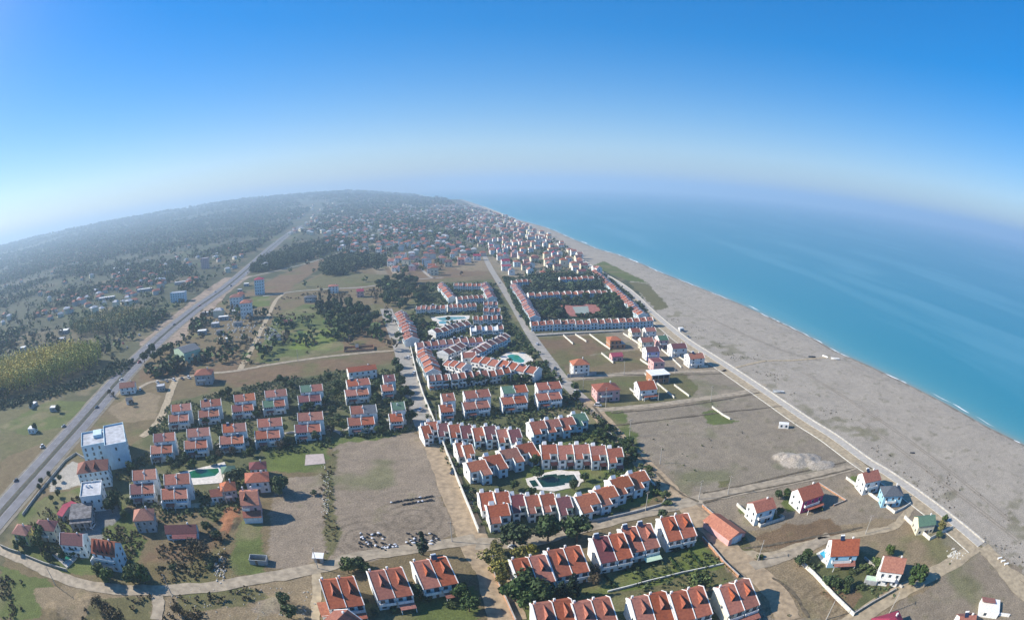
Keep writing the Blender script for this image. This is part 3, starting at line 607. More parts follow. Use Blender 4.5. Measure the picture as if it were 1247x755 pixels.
def wins(r,w,d,h,floors=2,nx_=3,ny_=2,y=0,x=0,ww=1.1,wh=1.2,pane=True,faces='flbr'):
    for fl in range(floors):
        z=.9+fl*(h/floors)
        for i in range(nx_):
            xx=x-w/2+w*(i+.5)/nx_
            if 'f' in faces: win(r,xx,y-d/2,z,ww,wh,'f',pane=pane)
            if 'b' in faces: win(r,xx,y+d/2,z,ww,wh,'b',pane=False)
        for i in range(ny_):
            yy=y-d/2+d*(i+.5)/ny_
            if 'l' in faces: win(r,x-w/2,yy,z,ww,wh,'l',pane=pane)
            if 'r' in faces: win(r,x+w/2,yy,z,ww,wh,'r',pane=pane)
def villa_hip(name,w,d,h,rh,roof,wall,floors=2,bal=True,chim=True,nx_=3,ny_=2,heat=False):
    r=empty(name); hip(r,w,d,h,rh,roof,wall=wall); wins(r,w,d,h,floors,nx_,ny_)
    door(r,0,-d/2-.1)
    if bal: balcony(r,-w*.35,w*.15,-d/2,h/floors+.1,1.4)
    if chim: chimney(r,w*.22,d*.1,rh-.9,1.2)
    if heat: heater(r,-w*.1,d*.05,rh-.3)
    return r
def villa_gable(name,w,d,hf,hr,roof,wall,floors=2,par=False,chim=True,porch=False,heat=False,nx_=2,ny_=2,rp=.5,hb=None,bal=True,front=None):
    r=empty(name); hb=hb or hf
    gable(r,-w/2,w/2,-d/2,d/2,hf,hr,hb,rp,1,(roof,),wall,par=par); wins(r,w,d,min(hf,hb),floors,nx_,ny_)
    if front: MB().box(-w/2+.05,w/2-.05,-d/2-.05,-d/2+.02,0,hf-.4).build('front_render',M[front],r)
    door(r,w*.1,-d/2-.1)
    if bal: balcony(r,-w*.4,w*.3,-d/2-.05,hf/floors+.1,1.3)
    if chim: chimney(r,w*.25,d*(rp-.5)+.3,hr-.4,1.0)
    if porch: lean(r,-w*.3,w*.48,-d/2-3.0,-d/2-.1,2.5,3.1,roof)
    if heat: heater(r,-w*.15,d*(rp-.5)+.2,hr)
    return r
def flat(name,w,d,h,wall,top,floors=2,par=.6,nx_=3,ny_=2,pane=True,faces='flbr',wh=1.2):
    r=empty(name); MB().box(-w/2,w/2,-d/2,d/2,0,h).build('wall',M[wall],r)
    MB().box(-w/2+.25,w/2-.25,-d/2+.25,d/2-.25,h,h+.06).build('roof',M[top],r)
    if par:
        a=MB(); a.box(-w/2-.03,w/2+.03,-d/2-.03,-d/2+.22,h,h+par); a.box(-w/2-.03,w/2+.03,d/2-.22,d/2+.03,h,h+par); a.box(-w/2-.03,-w/2+.22,-d/2+.22,d/2-.22,h,h+par); a.box(w/2-.22,w/2+.03,-d/2+.22,d/2-.22,h,h+par)
        a.build('parapet',M[wall],r)
    if nx_ or ny_: wins(r,w,d,h,floors,nx_,ny_,pane=pane,faces=faces,wh=wh)
    return r
# ------------------------------------------------------------- trees
def leafmesh(name,kind,nleaf,rx,rz,zc,lob,leaf,seed,shape='round'):
    rg=np.random.default_rng(seed); V=[];Fc=[];T=[]
    cs=[]
    for i in range(lob):
        t=rg.random()*2*math.pi; u=rg.random()**.5; zz=rg.uniform(-.75,.9)
        if shape=='cone': k=(1-(zz+1)/2)*.9+.12; cs.append((math.cos(t)*u*rx*k*.8,math.sin(t)*u*rx*k*.8,zc+zz*rz,rx*.42*(k+.25)))
        elif shape=='flat': cs.append((math.cos(t)*u*rx*.8,math.sin(t)*u*rx*.8,zc+zz*rz*.5,rx*rg.uniform(.25,.4)))
        else: k=math.sqrt(max(.1,1-zz*zz)); cs.append((math.cos(t)*u*rx*k*.72,math.sin(t)*u*rx*k*.72,zc+zz*rz*.72,rx*rg.uniform(.28,.48)))
    for i in range(nleaf):
        c=cs[rg.integers(lob)]; dvec=rg.normal(size=3); dvec/=np.linalg.norm(dvec); rad=c[3]*rg.uniform(.72,1.06)
        p=np.array(c[:3])+dvec*rad*np.array((1,1,.85)); nrm=dvec+rg.normal(size=3)*.55; nrm/=np.linalg.norm(nrm)
        a=np.cross(nrm,(0.3,.2,1)); a/=np.linalg.norm(a)+1e-6; b=np.cross(nrm,a); s=leaf*rg.uniform(.6,1.3); o=len(V)
        V+= [tuple(p-a*s*.5-b*s*.4),tuple(p+a*s*.55-b*s*.15),tuple(p+a*s*.3+b*s*.5),tuple(p-a*s*.45+b*s*.35)]; Fc.append((o,o+1,o+2,o+3)); t=rg.uniform(.62,1.35); T+= [(t,t*rg.uniform(.93,1.05),t,1)]*4
    me=bpy.data.meshes.new(name); me.from_pydata(V,[],Fc); at=me.color_attributes.new('tint','FLOAT_COLOR','POINT'); at.data.foreach_set('color',np.array(T,np.float32).ravel()); me.materials.append(L[kind]); return me
def trunkmesh(h,r,sp,seed):
    rg=random.Random(seed); m=MB(); m.cyl((0,0,-.15),(0.05,0,h),r,r*.6,7)
    for i in range(5):
        t=i*1.26+rg.random(); m.cyl((0.03,0,h*.7+.1*i),(math.cos(t)*sp*.6,math.sin(t)*sp*.6,h+sp*rg.uniform(.3,.8)),r*.45,r*.15,5)
    return m.mesh('trunk',M['bark'])
TREES={}
# kind: leaf material, crown radius, half height, centre height, lobes, leaves, leaf size, trunk height  (for a crown 1 unit = real metres at size 6)
TD=dict(D=('D',3.0,2.3,3.5,15,1300,.55,2.0,'round'),G=('G',3.0,2.2,3.3,13,1000,.55,1.8,'round'),Y=('Y',3.0,2.6,3.8,14,900,.5,2.2,'round'),
 C=('C',1.9,3.6,4.3,22,1100,.5,1.4,'cone'),A=('A',3.0,2.2,3.2,12,560,.45,1.8,'round'),S=('S',3.0,1.5,1.5,11,620,.55,.6,'flat'))
for k,(lm,rx,rz,zc,lob,nl,ls,th,shp) in TD.items():
    TREES[k]=[(leafmesh('crown_'+k+str(j),lm,nl,rx,rz,zc,lob,ls,31*j+ord(k),shp),trunkmesh(th,.26 if k!='S' else .08,rx*.8,j)) for j in range(4)]
TNAME=dict(D='broadleaf_tree',G='broadleaf_tree',Y='autumn_tree',C='conifer_tree',A='bare_tree',S='bush')
TWORD=dict(D='dark green round tree',G='light green tree',Y='yellow-green autumn tree',C='dark pointed conifer',A='brown half-bare tree',S='low green bush')
TREEPOS=[]
def tree_at(x,y,size,kind,label,group=None,z=0):
    j=random.randrange(4); cm,tm=TREES[kind][j]
    r=empty(TNAME[kind],x,y,z,random.uniform(0,6.28)); s=size/6.0; r.scale=(s,s,s*random.uniform(.9,1.12))
    c=bpy.data.objects.new('crown',cm); C.objects.link(c); c.parent=r
    t=bpy.data.objects.new('trunk' if kind!='S' else 'stem',tm); C.objects.link(t); t.parent=r
    TREEPOS.append((x,y,size/2)); return tag(r,label,'tree' if kind!='S' else 'bush',group)
HOUSES=[]   # (x,y,radius,label) of everything built, for keeping scattered trees off the walls
def put(proto_or_root,px,py,z,rz,label,cat='house',group=None,copy=False,rad=7,xy=None,sc=None):
    x,y=xy or G(px,py,z); r=copy_tree(proto_or_root) if copy else proto_or_root
    r.location=(x,y,0); r.rotation_euler=(0,0,R(rz)); 
    if sc: r.scale=sc
    tag(r,label,cat,group); HOUSES.append((x,y,rad,label)); return r
LM=[]   # landmarks that labels may refer to
def lm(px,py,phrase,z=0): x,y=G(px,py,z); LM.append((x,y,phrase))
def ordn(i): return ORD[i]
# ---------------------------------------------------------------- twin villas along the bottom
def quadc(c): return sum(p[0] for p in c)/4,sum(p[1] for p in c)/4
VG='twin villas with long red roofs at the near end'
vl=[ # quad of the roof, rz, options, label
 ([(387,703),(436,697),(441,730),(394,740)],25,dict(annex=True,porch=True),'red-roofed twin villa with an orange-roofed annex on its left, by the dirt road'),
 ([(449,689),(492,685),(497,722),(455,730)],24,dict(roofs=('brickred','red'),porch=2,heat=()),'twin villa whose left roof half is pinker, middle one of three near the bare lot'),
 ([(504,680),(544,671),(552,707),(511,716)],24,dict(porch=2,heat=(1,)),'twin villa beside the brown street, rightmost of three near the bare lot'),
 ([(623.8,684.4),(660.5,672),(674,701.4),(631,706)],16,dict(porch=False),'twin villa with white left gable wall beside the yellowing street trees'),
 ([(660.5,672),(705.2,665.6),(713.3,687),(680,694)],14,dict(porch=False,heat=()),'twin villa set back one step, joined between white-gabled villa and brown tree'),
 ([(716.8,656.7),(758.9,646.8),(768.7,672),(732,679)],12,dict(roofs=('maroon','red'),porch=False,heat=(0,),wall='white'),'twin villa with dark maroon left roof half and large solar heater'),
 ([(752.3,644),(788.2,638),(801.6,659.5),(770.8,665.7)],11,dict(porch=False,awn='mint',heat=(0,1)),'twin villa with pale green awning over its terrace'),
 ([(798.5,632.8),(838.5,625.6),(847.7,644),(812.8,652.3)],9,dict(porch=False),'twin villa standing alone at the street corner by the small corner tree'),
 ([(763.6,729.3),(806.7,720),(822,747.8),(779,756)],8,dict(porch=False),'twin villa with tall white left wall in the bottom row, below the garden path'),
 ([(812,722.5),(848.8,715),(868.3,739.5),(830.3,749.8)],8,dict(porch=2),'twin villa right of centre in the bottom row, attached behind the round green tree'),
 ([(870.3,716),(904.2,704.7),(927.2,728.3),(891.9,741.6)],9,dict(porch=True,wall='cream'),'cream-walled twin villa at the right end of the bottom row casting shadow on bare dirt'),
 ([(646.2,737),(694.5,729),(705,756),(656,764)],11,dict(porch=False),'twin villa cut by the bottom edge, with conifers behind its left half'),
 ([(694,735),(739,727.3),(753,754),(708,762)],11,dict(porch=False,heat=()),'twin villa cut by the bottom edge, second in the bottom row'),
]
for k,(q,rz,o,lab) in enumerate(vl):
    cx,cy_=quadc(q); put(villa(**o),cx,cy_,7.3,rz,lab,'house',VG,rad=8)
r=villa_gable('gabled_house',9,11,5.5,8.6,'red','white',2,porch=False,par=True); put(r,416,757,6.5,70,'gabled house at the bottom edge below the leftmost twin villa',rad=7)
index_children()
# ---------------------------------------------------------------- walled western estate
WG='stepped twin houses of the western estate'
P_={}
def proto(key,fn):
    if key not in P_: P_[key]=fn(); index_children(); P_[key+'_u']=0
    P_[key+'_u']+=1
    return P_[key],P_[key+'_u']>1
west=[ # back roof, front roof, key, rz, label
 ((222.5,494.4),(215,509),'a',28,'leftmost in the back row, its front right roof catching light'),
 ((259.4,489),(251,503.4),'b',28,'second from the left in the back row'),
 ((297.6,483),(295,496),'c',27,'third from the left in the back row'),
 ((335.7,478.4),(333,490),'g',25,'fourth in the back row, with one green front roof'),
 ((203.4,531),(192.7,546.3),'m',28,'leftmost in second row, one back roof maroon'),
 ((243.5,524),(235.6,541.5),'a',27,'second from the left in the second row'),
 ((285.6,517.7),(281,536.8),'b',25,'third from the left in the second row, behind the green pool'),
 ((328.5,511.8),(325,529.6),'a',23,'fourth in the second row, above the bright lawn'),
 ((180.5,574),(167.7,597),'c',30,'at the left end of the third row, left of the pool'),
 ((433,464),(437,477.5),'b',22,'just below the long white guesthouse'),
 ((439,496.5),(442.7,513),'h',18,'with one grey-green back roof, above the ploughed bare lot'),
 ((378.4,471.5),(377,484.6),'i',22,'green and dark maroon roofs, middle of back row'),
 ((376,505),(376,521.5),'c',20,'fifth in the second row, near the dark garden trees'),
]
KW=dict(a={},b=dict(back=('red','brickred'),front=('brickred','orange'),heat=True),c=dict(back=('brickred','orange'),front=('maroon','red')),g=dict(front=('greenroof','red')),m=dict(back=('maroon','brickred')),h=dict(back=('red','greyroof')),i=dict(back=('greenroof','brickred'),front=('maroon','maroon')))
def two(bk,fr,key,rz,lab,kw,n=2,grp=WG,zb=9.3,zf=6.3,yb=4.5,yf=-2.6):
    pr,cp=proto('st'+key+str(n),lambda: stepped(n=n,**kw))
    x1,y1=G(*bk,zb); x2,y2=G(*fr,zf); a=R(rz); u=(-math.sin(a),math.cos(a)); sh=-2.2
    # the two roof centres, taken back to the root along local y (and the front range's sideways shift)
    ax,ay=x1-u[0]*yb,y1-u[1]*yb; bx,by=x2-u[0]*yf-math.cos(a)*sh,y2-u[1]*yf-math.sin(a)*sh
    return put(pr,0,0,0,rz,lab,'house',grp,copy=cp,xy=((ax+bx)/2,(ay+by)/2),rad=9)
for bk,fr,key,rz,lab in west: two(bk,fr,key,rz,'western estate twin house, '+lab,KW[key])
two((471.3,459.6),(473.7,471.5),'s1',18,'narrow house with dark maroon back roof beside the grey street',dict(back=('maroon',),front=('red',)),n=1)
two((481,495),(485.6,506),'s2',16,'narrow house with green back roof beside the grey street',dict(back=('greenroof',),front=('red',)),n=1)
two((218,584),(209,598),'a',27,'white twin house of the western estate directly in front of the green pool',{})
# long guesthouse
r=villa_gable('guesthouse',19,8,6,8,'red','white',2,nx_=5,ny_=1,bal=True); put(r,440,447.5,7,26,'long white two-storey guesthouse with one long red roof',rad=10)
r=villa_hip('hipped_house',7,7,5.5,8.3,'orange','greyw',2); put(r,276.5,589,7,30,'small house with orange pyramid roof right of the green pool',rad=5)
r=villa_gable('small_house',6.5,6,3.2,5,'brickred','white',1,bal=False,nx_=2,ny_=1); put(r,263.5,598,4,30,'tiny white house with faded roof left of the orange pyramid roof',rad=4)
r=villa_hip('hipped_house',11,9,5.5,7.8,'red','white',2); put(r,312,578,6.8,24,'house with wide dark-orange hipped roof below the maroon-roofed one',rad=7)
r=villa_hip('hipped_house',8,7,5.0,7.2,'maroon','white',2); put(r,313,563.5,6.5,24,'house with small maroon hipped roof behind the orange hipped roof',rad=5)
r=empty('tall_house'); gable(r,-4,4,-5,4,7.0,10.2,9.0,.6,1,('orange',),'pink',par=False); dormer(r,-1.6,-3.2,.4,-5,7.0,10.2,1.2,'orange'); wins(r,8,9,7,2,2,2,y=-.5); chimney(r,-2.6,2.6,9.6,1.6); chimney(r,1.4,2.6,9.6,1.6)
MB().box(-4,4,-8.2,-5.02,0,3).build('lower_wall',M['white'],r); lean(r,-4.2,4.2,-8.6,-5.1,3.0,4.4,'brickred','lower_roof',posts=False); balcony(r,-3.8,-.5,-5,5.0,1.2)
put(r,304,606,7.5,22,'tall orange-roofed house with a dormer and fenced garden, casting a long shadow',rad=8)
r=villa_hip('hipped_house',10,9,6,9.2,'orange','greyw',2,bal=False); put(r,173.5,623,7.6,30,'house with bright orange pyramid roof and dark grey walls',rad=7)
r=villa_gable('long_house',15,6.5,3.2,5.2,'maroon','blue_and_shade',1,nx_=4,ny_=1,bal=False,porch=True); put(r,220,642,4,26,'long low house with maroon roof and pale blue front',rad=8)
# net-roofed pergola by the pool
r=empty('pergola'); MB().add([(-4,-4,2.6),(4,-4,2.6),(4,4,2.6),(-4,4,2.6),(0,0,4.6)],[(0,1,4),(1,2,4),(2,3,4),(3,0,4),(0,3,2,1)]).build('roof',M['greenroof'],r)
for sx in (-3.7,3.7):
    for sy in (-3.7,3.7): MB().box(sx-.12,sx+.12,sy-.12,sy+.12,0,2.6).build('post',M['wood'],r)
put(r,277.5,570,3.4,30,'pergola with grey-green pyramid roof at the right end of the pool','pergola',rad=5)
# ---------------------------------------------------------------- left cluster by the highway
r=empty('school_building')
def blockpart(root,x0,x1,y0,y1,h,wallm,topm,name):
    MB().box(x0,x1,y0,y1,0,h).build(name,M[wallm],root); MB().box(x0+.3,x1-.3,y0+.3,y1-.3,h,h+.05).build('roof',M[topm],root)
    a=MB(); a.box(x0-.03,x1+.03,y0-.03,y0+.25,h,h+.9); a.box(x0-.03,x1+.03,y1-.25,y1+.03,h,h+.9); a.box(x0-.03,x0+.25,y0+.25,y1-.25,h,h+.9); a.box(x1-.25,x1+.03,y0+.25,y1-.25,h,h+.9); a.build('parapet',M[wallm],root)
blockpart(r,-19,-2.5,-7,13,12.4,'blue_and_shade','greytop','left_wing'); blockpart(r,-2.45,12,-13,16,12.9,'blue_and_shade','greytop','right_wing'); 
MB().box(-10,-4,3,11,12.5,14.2).build('stair_tower',M['blue_and_shade'],r); 
for fl in range(4):
    z=1.1+3.0*fl
    for i in range(3): win(r,-16.5+4.9*i,-7,z,1.3,1.7,'f',pane=False)
    for i in range(4): win(r,-19,-5+4.6*i,z,1.3,1.6,'l',pane=False)
    for i in range(3): win(r,12,-8+8*i,z,1.3,1.6,'r',pane=False)
    if fl in (1,3): win(r,4.5,-13,z,1.2,1.6,'f',pane=False)
put(r,131,532,13,42,'large pale four-storey school block with flat grey roofs beside the highway','school',rad=19)
r=empty('annex_building'); hip(r,20,12,9,12.6,'red',wall='blue_and_shade'); wins(r,20,12,9,3,6,3,pane=False,wh=1.3)
for xx in (-3.5,2.5): dormer(r,xx,-4.6,-.5,-6,9,12.2,1.5,'red')
put(r,112,566,10,38,'three-storey pale building with red hipped roof and two dormers, beside the school','building',rad=11)
r=flat('flat_building',13,15,7.5,'white','greytop',2,par=.8,pane=False); put(r,111,596,7.5,36,'white flat-roofed building with roof tanks in front of the three-storey red-roofed building','building',rad=9)
[MB().cyl((-3+i*2.2,3,7.6),(-3+i*2.2,3,8.9),.6,n=9).build('roof_tank',M['tank'],r) for i in range(2)]
r=empty('ruined_building'); MB().box(-6.5,6.5,-7,7,0,4.6).build('wall',M['greyw'],r); MB().box(-6.8,6.8,-7.3,7.3,4.62,5.0).build('roof',M['darktop'],r)
for i in range(4): MB().box(-6+3.8*i,-5.4+3.8*i,-9.4,-8.8,0,3.8).build('column',M['greyw'],r)
MB().box(-6.8,6.8,-9.7,-7.3,3.82,4.1).build('canopy',M['darktop'],r); wins(r,13,14,4,1,3,3,pane=False)
put(r,98,621.5,5,36,'dark worn flat-roofed building below the white flat-roofed one','building',rad=9)
r=villa_gable('shed',4.6,14,2.8,4.2,'magroof','greyw',1,nx_=1,ny_=3,bal=False,chim=False); put(r,80.5,617,3.8,0,'narrow shed with bright red roof beside the dark flat-roofed building','shed',rad=6)
r=villa_hip('hipped_house',13,8,6,8.6,'maroon','cream',2); put(r,54,636,7.5,24,'wide house with maroon hipped roof behind the tall grey-green tree',rad=8)
r=villa_hip('hipped_house',10,8,5.5,8,'brickred','yellow',2); put(r,25,642,6.8,20,'yellow-walled house with brown-red hipped roof by the road corner',rad=7)
r=villa_gable('terraced_villa',14,9,6,8.5,'maroon','white',2,par=True,nx_=4,heat=False); put(r,88,653,7.3,24,'white house with dark purple roof and tall right gable',rad=8)
r=villa_gable('dormered_house',12.5,10,7.6,11,'red','blue_and_shade',3,par=False,nx_=3,bal=True); 
for i in range(5): dormer(r,-4.8+2.4*i,-4.6,-.2,-5,7.6,11,.75,'red',zt=9.6)
balcony(r,-5.5,5.5,-5,5.3,1.5); MB().box(-6.6,-6.3,-8.5,-5.0,0,6).build('side_wall',M['white'],r)
put(r,127.5,663,9,16,'pale blue house with red roof and a row of small dormers',rad=9)
r=flat('small_building',7,6,3.4,'white','whitetop',1,par=0,nx_=2,ny_=1); put(r,39,520,3.4,25,'small white flat-roofed building in the field left of the highway','building',rad=5)
r=flat('farm_shed',7,5,3,'greyw','whitetop',1,par=0,nx_=1,ny_=1); put(r,65,495,3,25,'farm shed with pale roof in the green field left of the highway','shed',rad=5)
r=flat('farm_shed',5,9,2.6,'greyw','whitetop',1,par=0,nx_=1,ny_=1); put(r,40,491,2.6,10,'leftmost farm shed, half hidden by a dark tree','shed',rad=5)
r=villa_gable('roadside_house',14,9,5,7.5,'red','white',2,nx_=3); put(r,155,467,6.5,30,'white roadside house with red roof right of the highway bend',rad=9)
r=flat('small_building',7,6,3.5,'greyw','greytop',1,par=.3); put(r,195.5,469,3.5,30,'small grey flat building beside the red-roofed roadside house','building',rad=5)
r=villa_gable('small_house',5,5,3,4.2,'greyroof','white',1,bal=False,chim=False,nx_=1,ny_=1); put(r,157,485,3.5,30,'tiny pale hut below the red-roofed roadside house','hut',rad=4)
r=villa_hip('hipped_house',14,12,7,10,'red','greyw',2); put(r,248,452,8,20,'house with red hipped roof alone on the lane, grey walls',rad=9)
r=empty('industrial_hall'); gable(r,-9,9,-11,11,9,11.5,9,.5,1,('greyroof',),'mint',par=False); win(r,-4,-11,3,1.6,1.6,pane=False); win(r,4,-11,3,1.6,1.6,pane=False); win(r,9,0,3,6,2,'r',pane=False)
put(r,227,423,10,60,'green-walled industrial hall casting a large dark shadow','hall',rad=13)
r=flat('grey_office',24,12,12,'blue_and_shade','greytop',4,nx_=6,ny_=2,pane=False); put(r,217,356,12,15,'long grey-white office block left of the highway','office block',rad=14)
r=flat('apartment_tower',16,14,20,'pink','greytop',6,nx_=4,ny_=3,pane=False); put(r,249.5,315,19,20,'faded pink apartment tower in the haze left of the highway','tower block',rad=12)
for i,(px,py,w_,d_,tp,lab) in enumerate([(130,362,34,9,'whitetop','long white-roofed shed left of the highway, in the hazy fields'),(176,352,30,8,'whitetop','white-roofed greenhouse row left of the grey-white office block'),(78,402,16,12,'whitetop','big white-roofed warehouse behind the poplar grove'),(75,412,10,8,'greytop','smaller shed just below the big white-roofed warehouse'),(28,423,9,8,'whitetop','pale-roofed shed at the left edge behind the poplars'),(205,330,24,8,'whitetop','pale long shed beside the pink tower'),(222,343,30,10,'greytop','long grey hall behind the office block')]):
    r=flat('field_shed',w_,d_,4.5,'greyw',tp,1,par=0,nx_=3,ny_=1,pane=False); put(r,px,py,4,25,lab,'shed',rad=9)
aps=[((299.5,368),13,12,16,'red','white',4,'white four-storey block nearest the pale yard, front one of a pair'),((287.5,361),16,12,13,'brickred','white',4,'white block with brown-red roof behind the pale yard'),((315.5,340),13,12,19,'magroof','blue_and_shade',5,'white tower with bright red roof above the pale lane')]
for (c,w_,d_,h_,rf,wl,fl,lab) in aps:
    r=empty('apartment_block'); hip(r,w_,d_,h_,h_+3,rf,wall=wl); wins(r,w_,d_,h_,fl,4,3,pane=False); put(r,c[0],c[1],h_,20,lab,'apartment block',rad=10)
r=villa_hip('isolated_house',12,11,8,9.6,'brickred','white',3); put(r,406,348,8,15,'white three-storey house alone on the upper lane',rad=8)
r=villa_gable('isolated_house',8,8,7,9,'magroof','pink',2,bal=False); put(r,438.5,353,8,15,'small house with crimson roof right of the upper lane house',rad=6)
r=villa_hip('isolated_house',14,10,5.5,7.5,'greyroof','greyw',2); put(r,378,361,6,15,'grey house with dark roof below the upper lane',rad=8)
r=villa_gable('farm_shed',12,7,3,4.5,'maroon','greyw',1,bal=False,nx_=2,ny_=1); put(r,349,390,4,15,'long dark shed in the meadow left of the dark wood','shed',rad=7)
r=villa_gable('farm_shed',9,6,3,4.5,'greyroof','white',1,bal=False,nx_=2,ny_=1); put(r,336,408,4,10,'pale shed with junk around it beside the sandy track','shed',rad=6)
yard=[((285,378),10,7,'greytop'),((272,385),12,6,'whitetop'),((262,393),9,8,'greytop'),((246,402),10,7,'whitetop'),((268,402),8,6,'darktop'),((290,392),9,6,'darktop'),((300,345),8,8,'whitetop'),((292,352),7,6,'greytop'),((272,412),9,6,'whitetop'),((252,380),14,6,'greytop')]
for i,(c,w_,d_,tp) in enumerate(yard):
    r=flat('yard_shed',w_,d_,4,'greyw',tp,1,par=0,nx_=2,ny_=1,pane=False); put(r,c[0],c[1],4,22,dict(whitetop='white-roofed',greytop='grey-roofed',darktop='dark-roofed')[tp]+' low shed in the roadside yards, '+['beside the upper block of the pair','left of the long white shed','at the left end','behind the green hall','in the middle of the junk','below the apartment pair','beside the pale tower','just right of the highway junction','above the sandy track bend','facing the highway'][i],'shed','sheds in the roadside yards',rad=6)
# ---------------------------------------------------------------- central estate: twin houses
CG='stepped twin houses of the central estate'
cen=[((576,478),(584,493),'a',16,'second from the street, with red porch roofs',2),
 ((620.8,473),(631,486.4),'gc',14,'with one green back roof',2),((662,468.5),(673.7,482),'a',13,'rightmost, beside the eastern street',2)]
for bk,fr,key,rz,lab,n in cen: two(bk,fr,key,rz,'central estate twin house, '+lab,dict(back=('greenroof','red')) if key=='gc' else {},n=n,grp=CG)
two((541,483),(547.7,496),'s3',15,'narrow red-roofed house just inside the cream estate wall',dict(back=('red',),front=('red',)),n=1,grp=CG)
# ---------------------------------------------------------------- terraces
def row(kind,a,b,z,n,name,grp,rz=None,roofs=('red',),walls=('white',),off=None,flip=False,step=0,**kw):
    A=G(*a,z);B=G(*b,z); L_=math.hypot(B[0]-A[0],B[1]-A[1]); ang=math.degrees(math.atan2(B[1]-A[1],B[0]-A[0])); rz_=ang if rz is None else rz
    if flip: rz_+=180
    uw=L_/n*(abs(math.cos(R(ang-rz_))) if rz is not None and step else 1)
    for i in range(n):
        t=(i+.5)/n; rf=roofs[i%len(roofs)]; wl=walls[i%len(walls)]
        key='%s_%s_%s_%.1f_%s'%(kind,rf,wl,uw,sorted(kw.items()))
        if kind=='zig': f=lambda: zig(roof=rf,wall=wl,uw=uw,**kw)
        else:
            hh=int(random.random()<.25 and kw.get('detail',1)); key+='h%d'%hh; f=lambda: unit(roof=rf,wall=wl,uw=uw,heat=hh,**kw)
        pr,cp=proto(key,f)
        rfw=dict(red='red',brickred='faded red',orange='orange',maroon='maroon',greenroof='green',whitetop='pale').get(rf,'red')
        jz=random.choice([-.02,-.5,-.9,-.3]); jo=random.choice([-.8,-.3,.3,.8])
        o_='' if n==1 else (', leftmost' if i==0 else ', rightmost' if i==n-1 else ', '+ordn(i)+' from left')
        if abs(A[1]-B[1])>abs(A[0]-B[0])*1.3: o_='' if n==1 else (', farthest' if i==0 else ', nearest' if i==n-1 else ', '+ordn(i)+' from far end')
        put(pr,0,0,0,rz_,'%s-roofed house%s, %s'%(rfw,o_.replace(', ',' ',1),name),'house',grp,copy=cp,xy=(A[0]+(B[0]-A[0])*t-math.sin(R(rz_))*jo,A[1]+(B[1]-A[1])*t+math.cos(R(rz_))*jo),rad=5.5).location.z=jz
ZG='zigzag terraced houses round the stepped pool'
row('zig',(512,520),(523,521),6.8,1,'the row behind the cream wall, set at its left end',ZG,rz=22,side='white')
row('zig',(518.5,516),(633,526),7,8,'white zigzag row below the central twin houses',ZG,rz=14,roofs=('red','maroon','red','maroon'),side='blue_and_shade',lean_to=False)
row('zig',(556,541),(574,548),7,2,'the short step between two zigzag rows',ZG,rz=18,roofs=('red','orange'),side='greyw')
row('zig',(568,567),(648,541),7,4,'the sawtooth row left of the stepped pool',ZG,rz=24,roofs=('orange','red'),side='blue_and_shade',left=False,step=1)
row('zig',(583,602),(694,607),7,6,'the row below the stepped pool',ZG,rz=12,roofs=('red','red','maroon'),walls=('white','mint'),side='white')
row('zig',(594,622),(618,616),6.5,1,'the front corner below the pool row',ZG,rz=12,roofs=('red',),side='white')
row('zig',(645,519),(712,504),7,4,'the blue-shaded row behind the stepped pool',ZG,rz=18,roofs=('red','red','red','greenroof'),side='blue_and_shade',step=0)
row('zig',(658,545),(757,547),7,5,'row with crimson porches above the stepped pool',ZG,rz=4,roofs=('red',),walls=('white','mint','white'),side='white',lean_to=True)
row('zig',(703,611),(783,573),7,4,'the staggered row right of the stepped pool',ZG,rz=20,roofs=('orange',),side='blue_and_shade',step=1)
UG='terraced houses of the upper white estate'
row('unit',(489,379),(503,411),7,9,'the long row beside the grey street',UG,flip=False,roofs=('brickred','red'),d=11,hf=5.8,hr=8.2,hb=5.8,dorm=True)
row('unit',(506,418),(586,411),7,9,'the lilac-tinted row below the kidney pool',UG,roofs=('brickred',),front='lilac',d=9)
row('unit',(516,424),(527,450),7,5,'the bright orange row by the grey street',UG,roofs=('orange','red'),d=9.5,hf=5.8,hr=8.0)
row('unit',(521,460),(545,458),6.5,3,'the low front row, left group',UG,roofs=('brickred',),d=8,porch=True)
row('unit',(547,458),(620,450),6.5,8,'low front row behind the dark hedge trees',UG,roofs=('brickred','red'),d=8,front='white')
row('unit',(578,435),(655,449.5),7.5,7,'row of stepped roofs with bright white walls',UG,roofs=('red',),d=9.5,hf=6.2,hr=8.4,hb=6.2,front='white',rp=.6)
row('unit',(571,427),(616,406.5),7.5,7,'the diagonal row with white party walls',UG,roofs=('brickred',),d=9,hf=6,hr=8,front='blue_and_shade')
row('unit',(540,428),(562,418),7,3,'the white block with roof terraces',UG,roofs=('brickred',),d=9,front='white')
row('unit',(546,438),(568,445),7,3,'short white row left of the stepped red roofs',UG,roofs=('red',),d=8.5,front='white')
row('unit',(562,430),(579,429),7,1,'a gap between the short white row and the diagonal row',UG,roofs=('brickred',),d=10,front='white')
row('unit',(527,403),(568,391),7,6,'the row just below the kidney pool',UG,roofs=('brickred','red'),d=8,front='blue_and_shade')
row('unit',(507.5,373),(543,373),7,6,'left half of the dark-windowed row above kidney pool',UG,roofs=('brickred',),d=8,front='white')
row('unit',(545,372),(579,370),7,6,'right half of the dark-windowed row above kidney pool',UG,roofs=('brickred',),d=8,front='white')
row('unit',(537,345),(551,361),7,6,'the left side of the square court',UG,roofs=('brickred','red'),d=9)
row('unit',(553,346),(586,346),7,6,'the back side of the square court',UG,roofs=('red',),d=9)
row('unit',(556,362),(588,360),7,5,'the front side of the square court',UG,roofs=('brickred','red'),d=8)
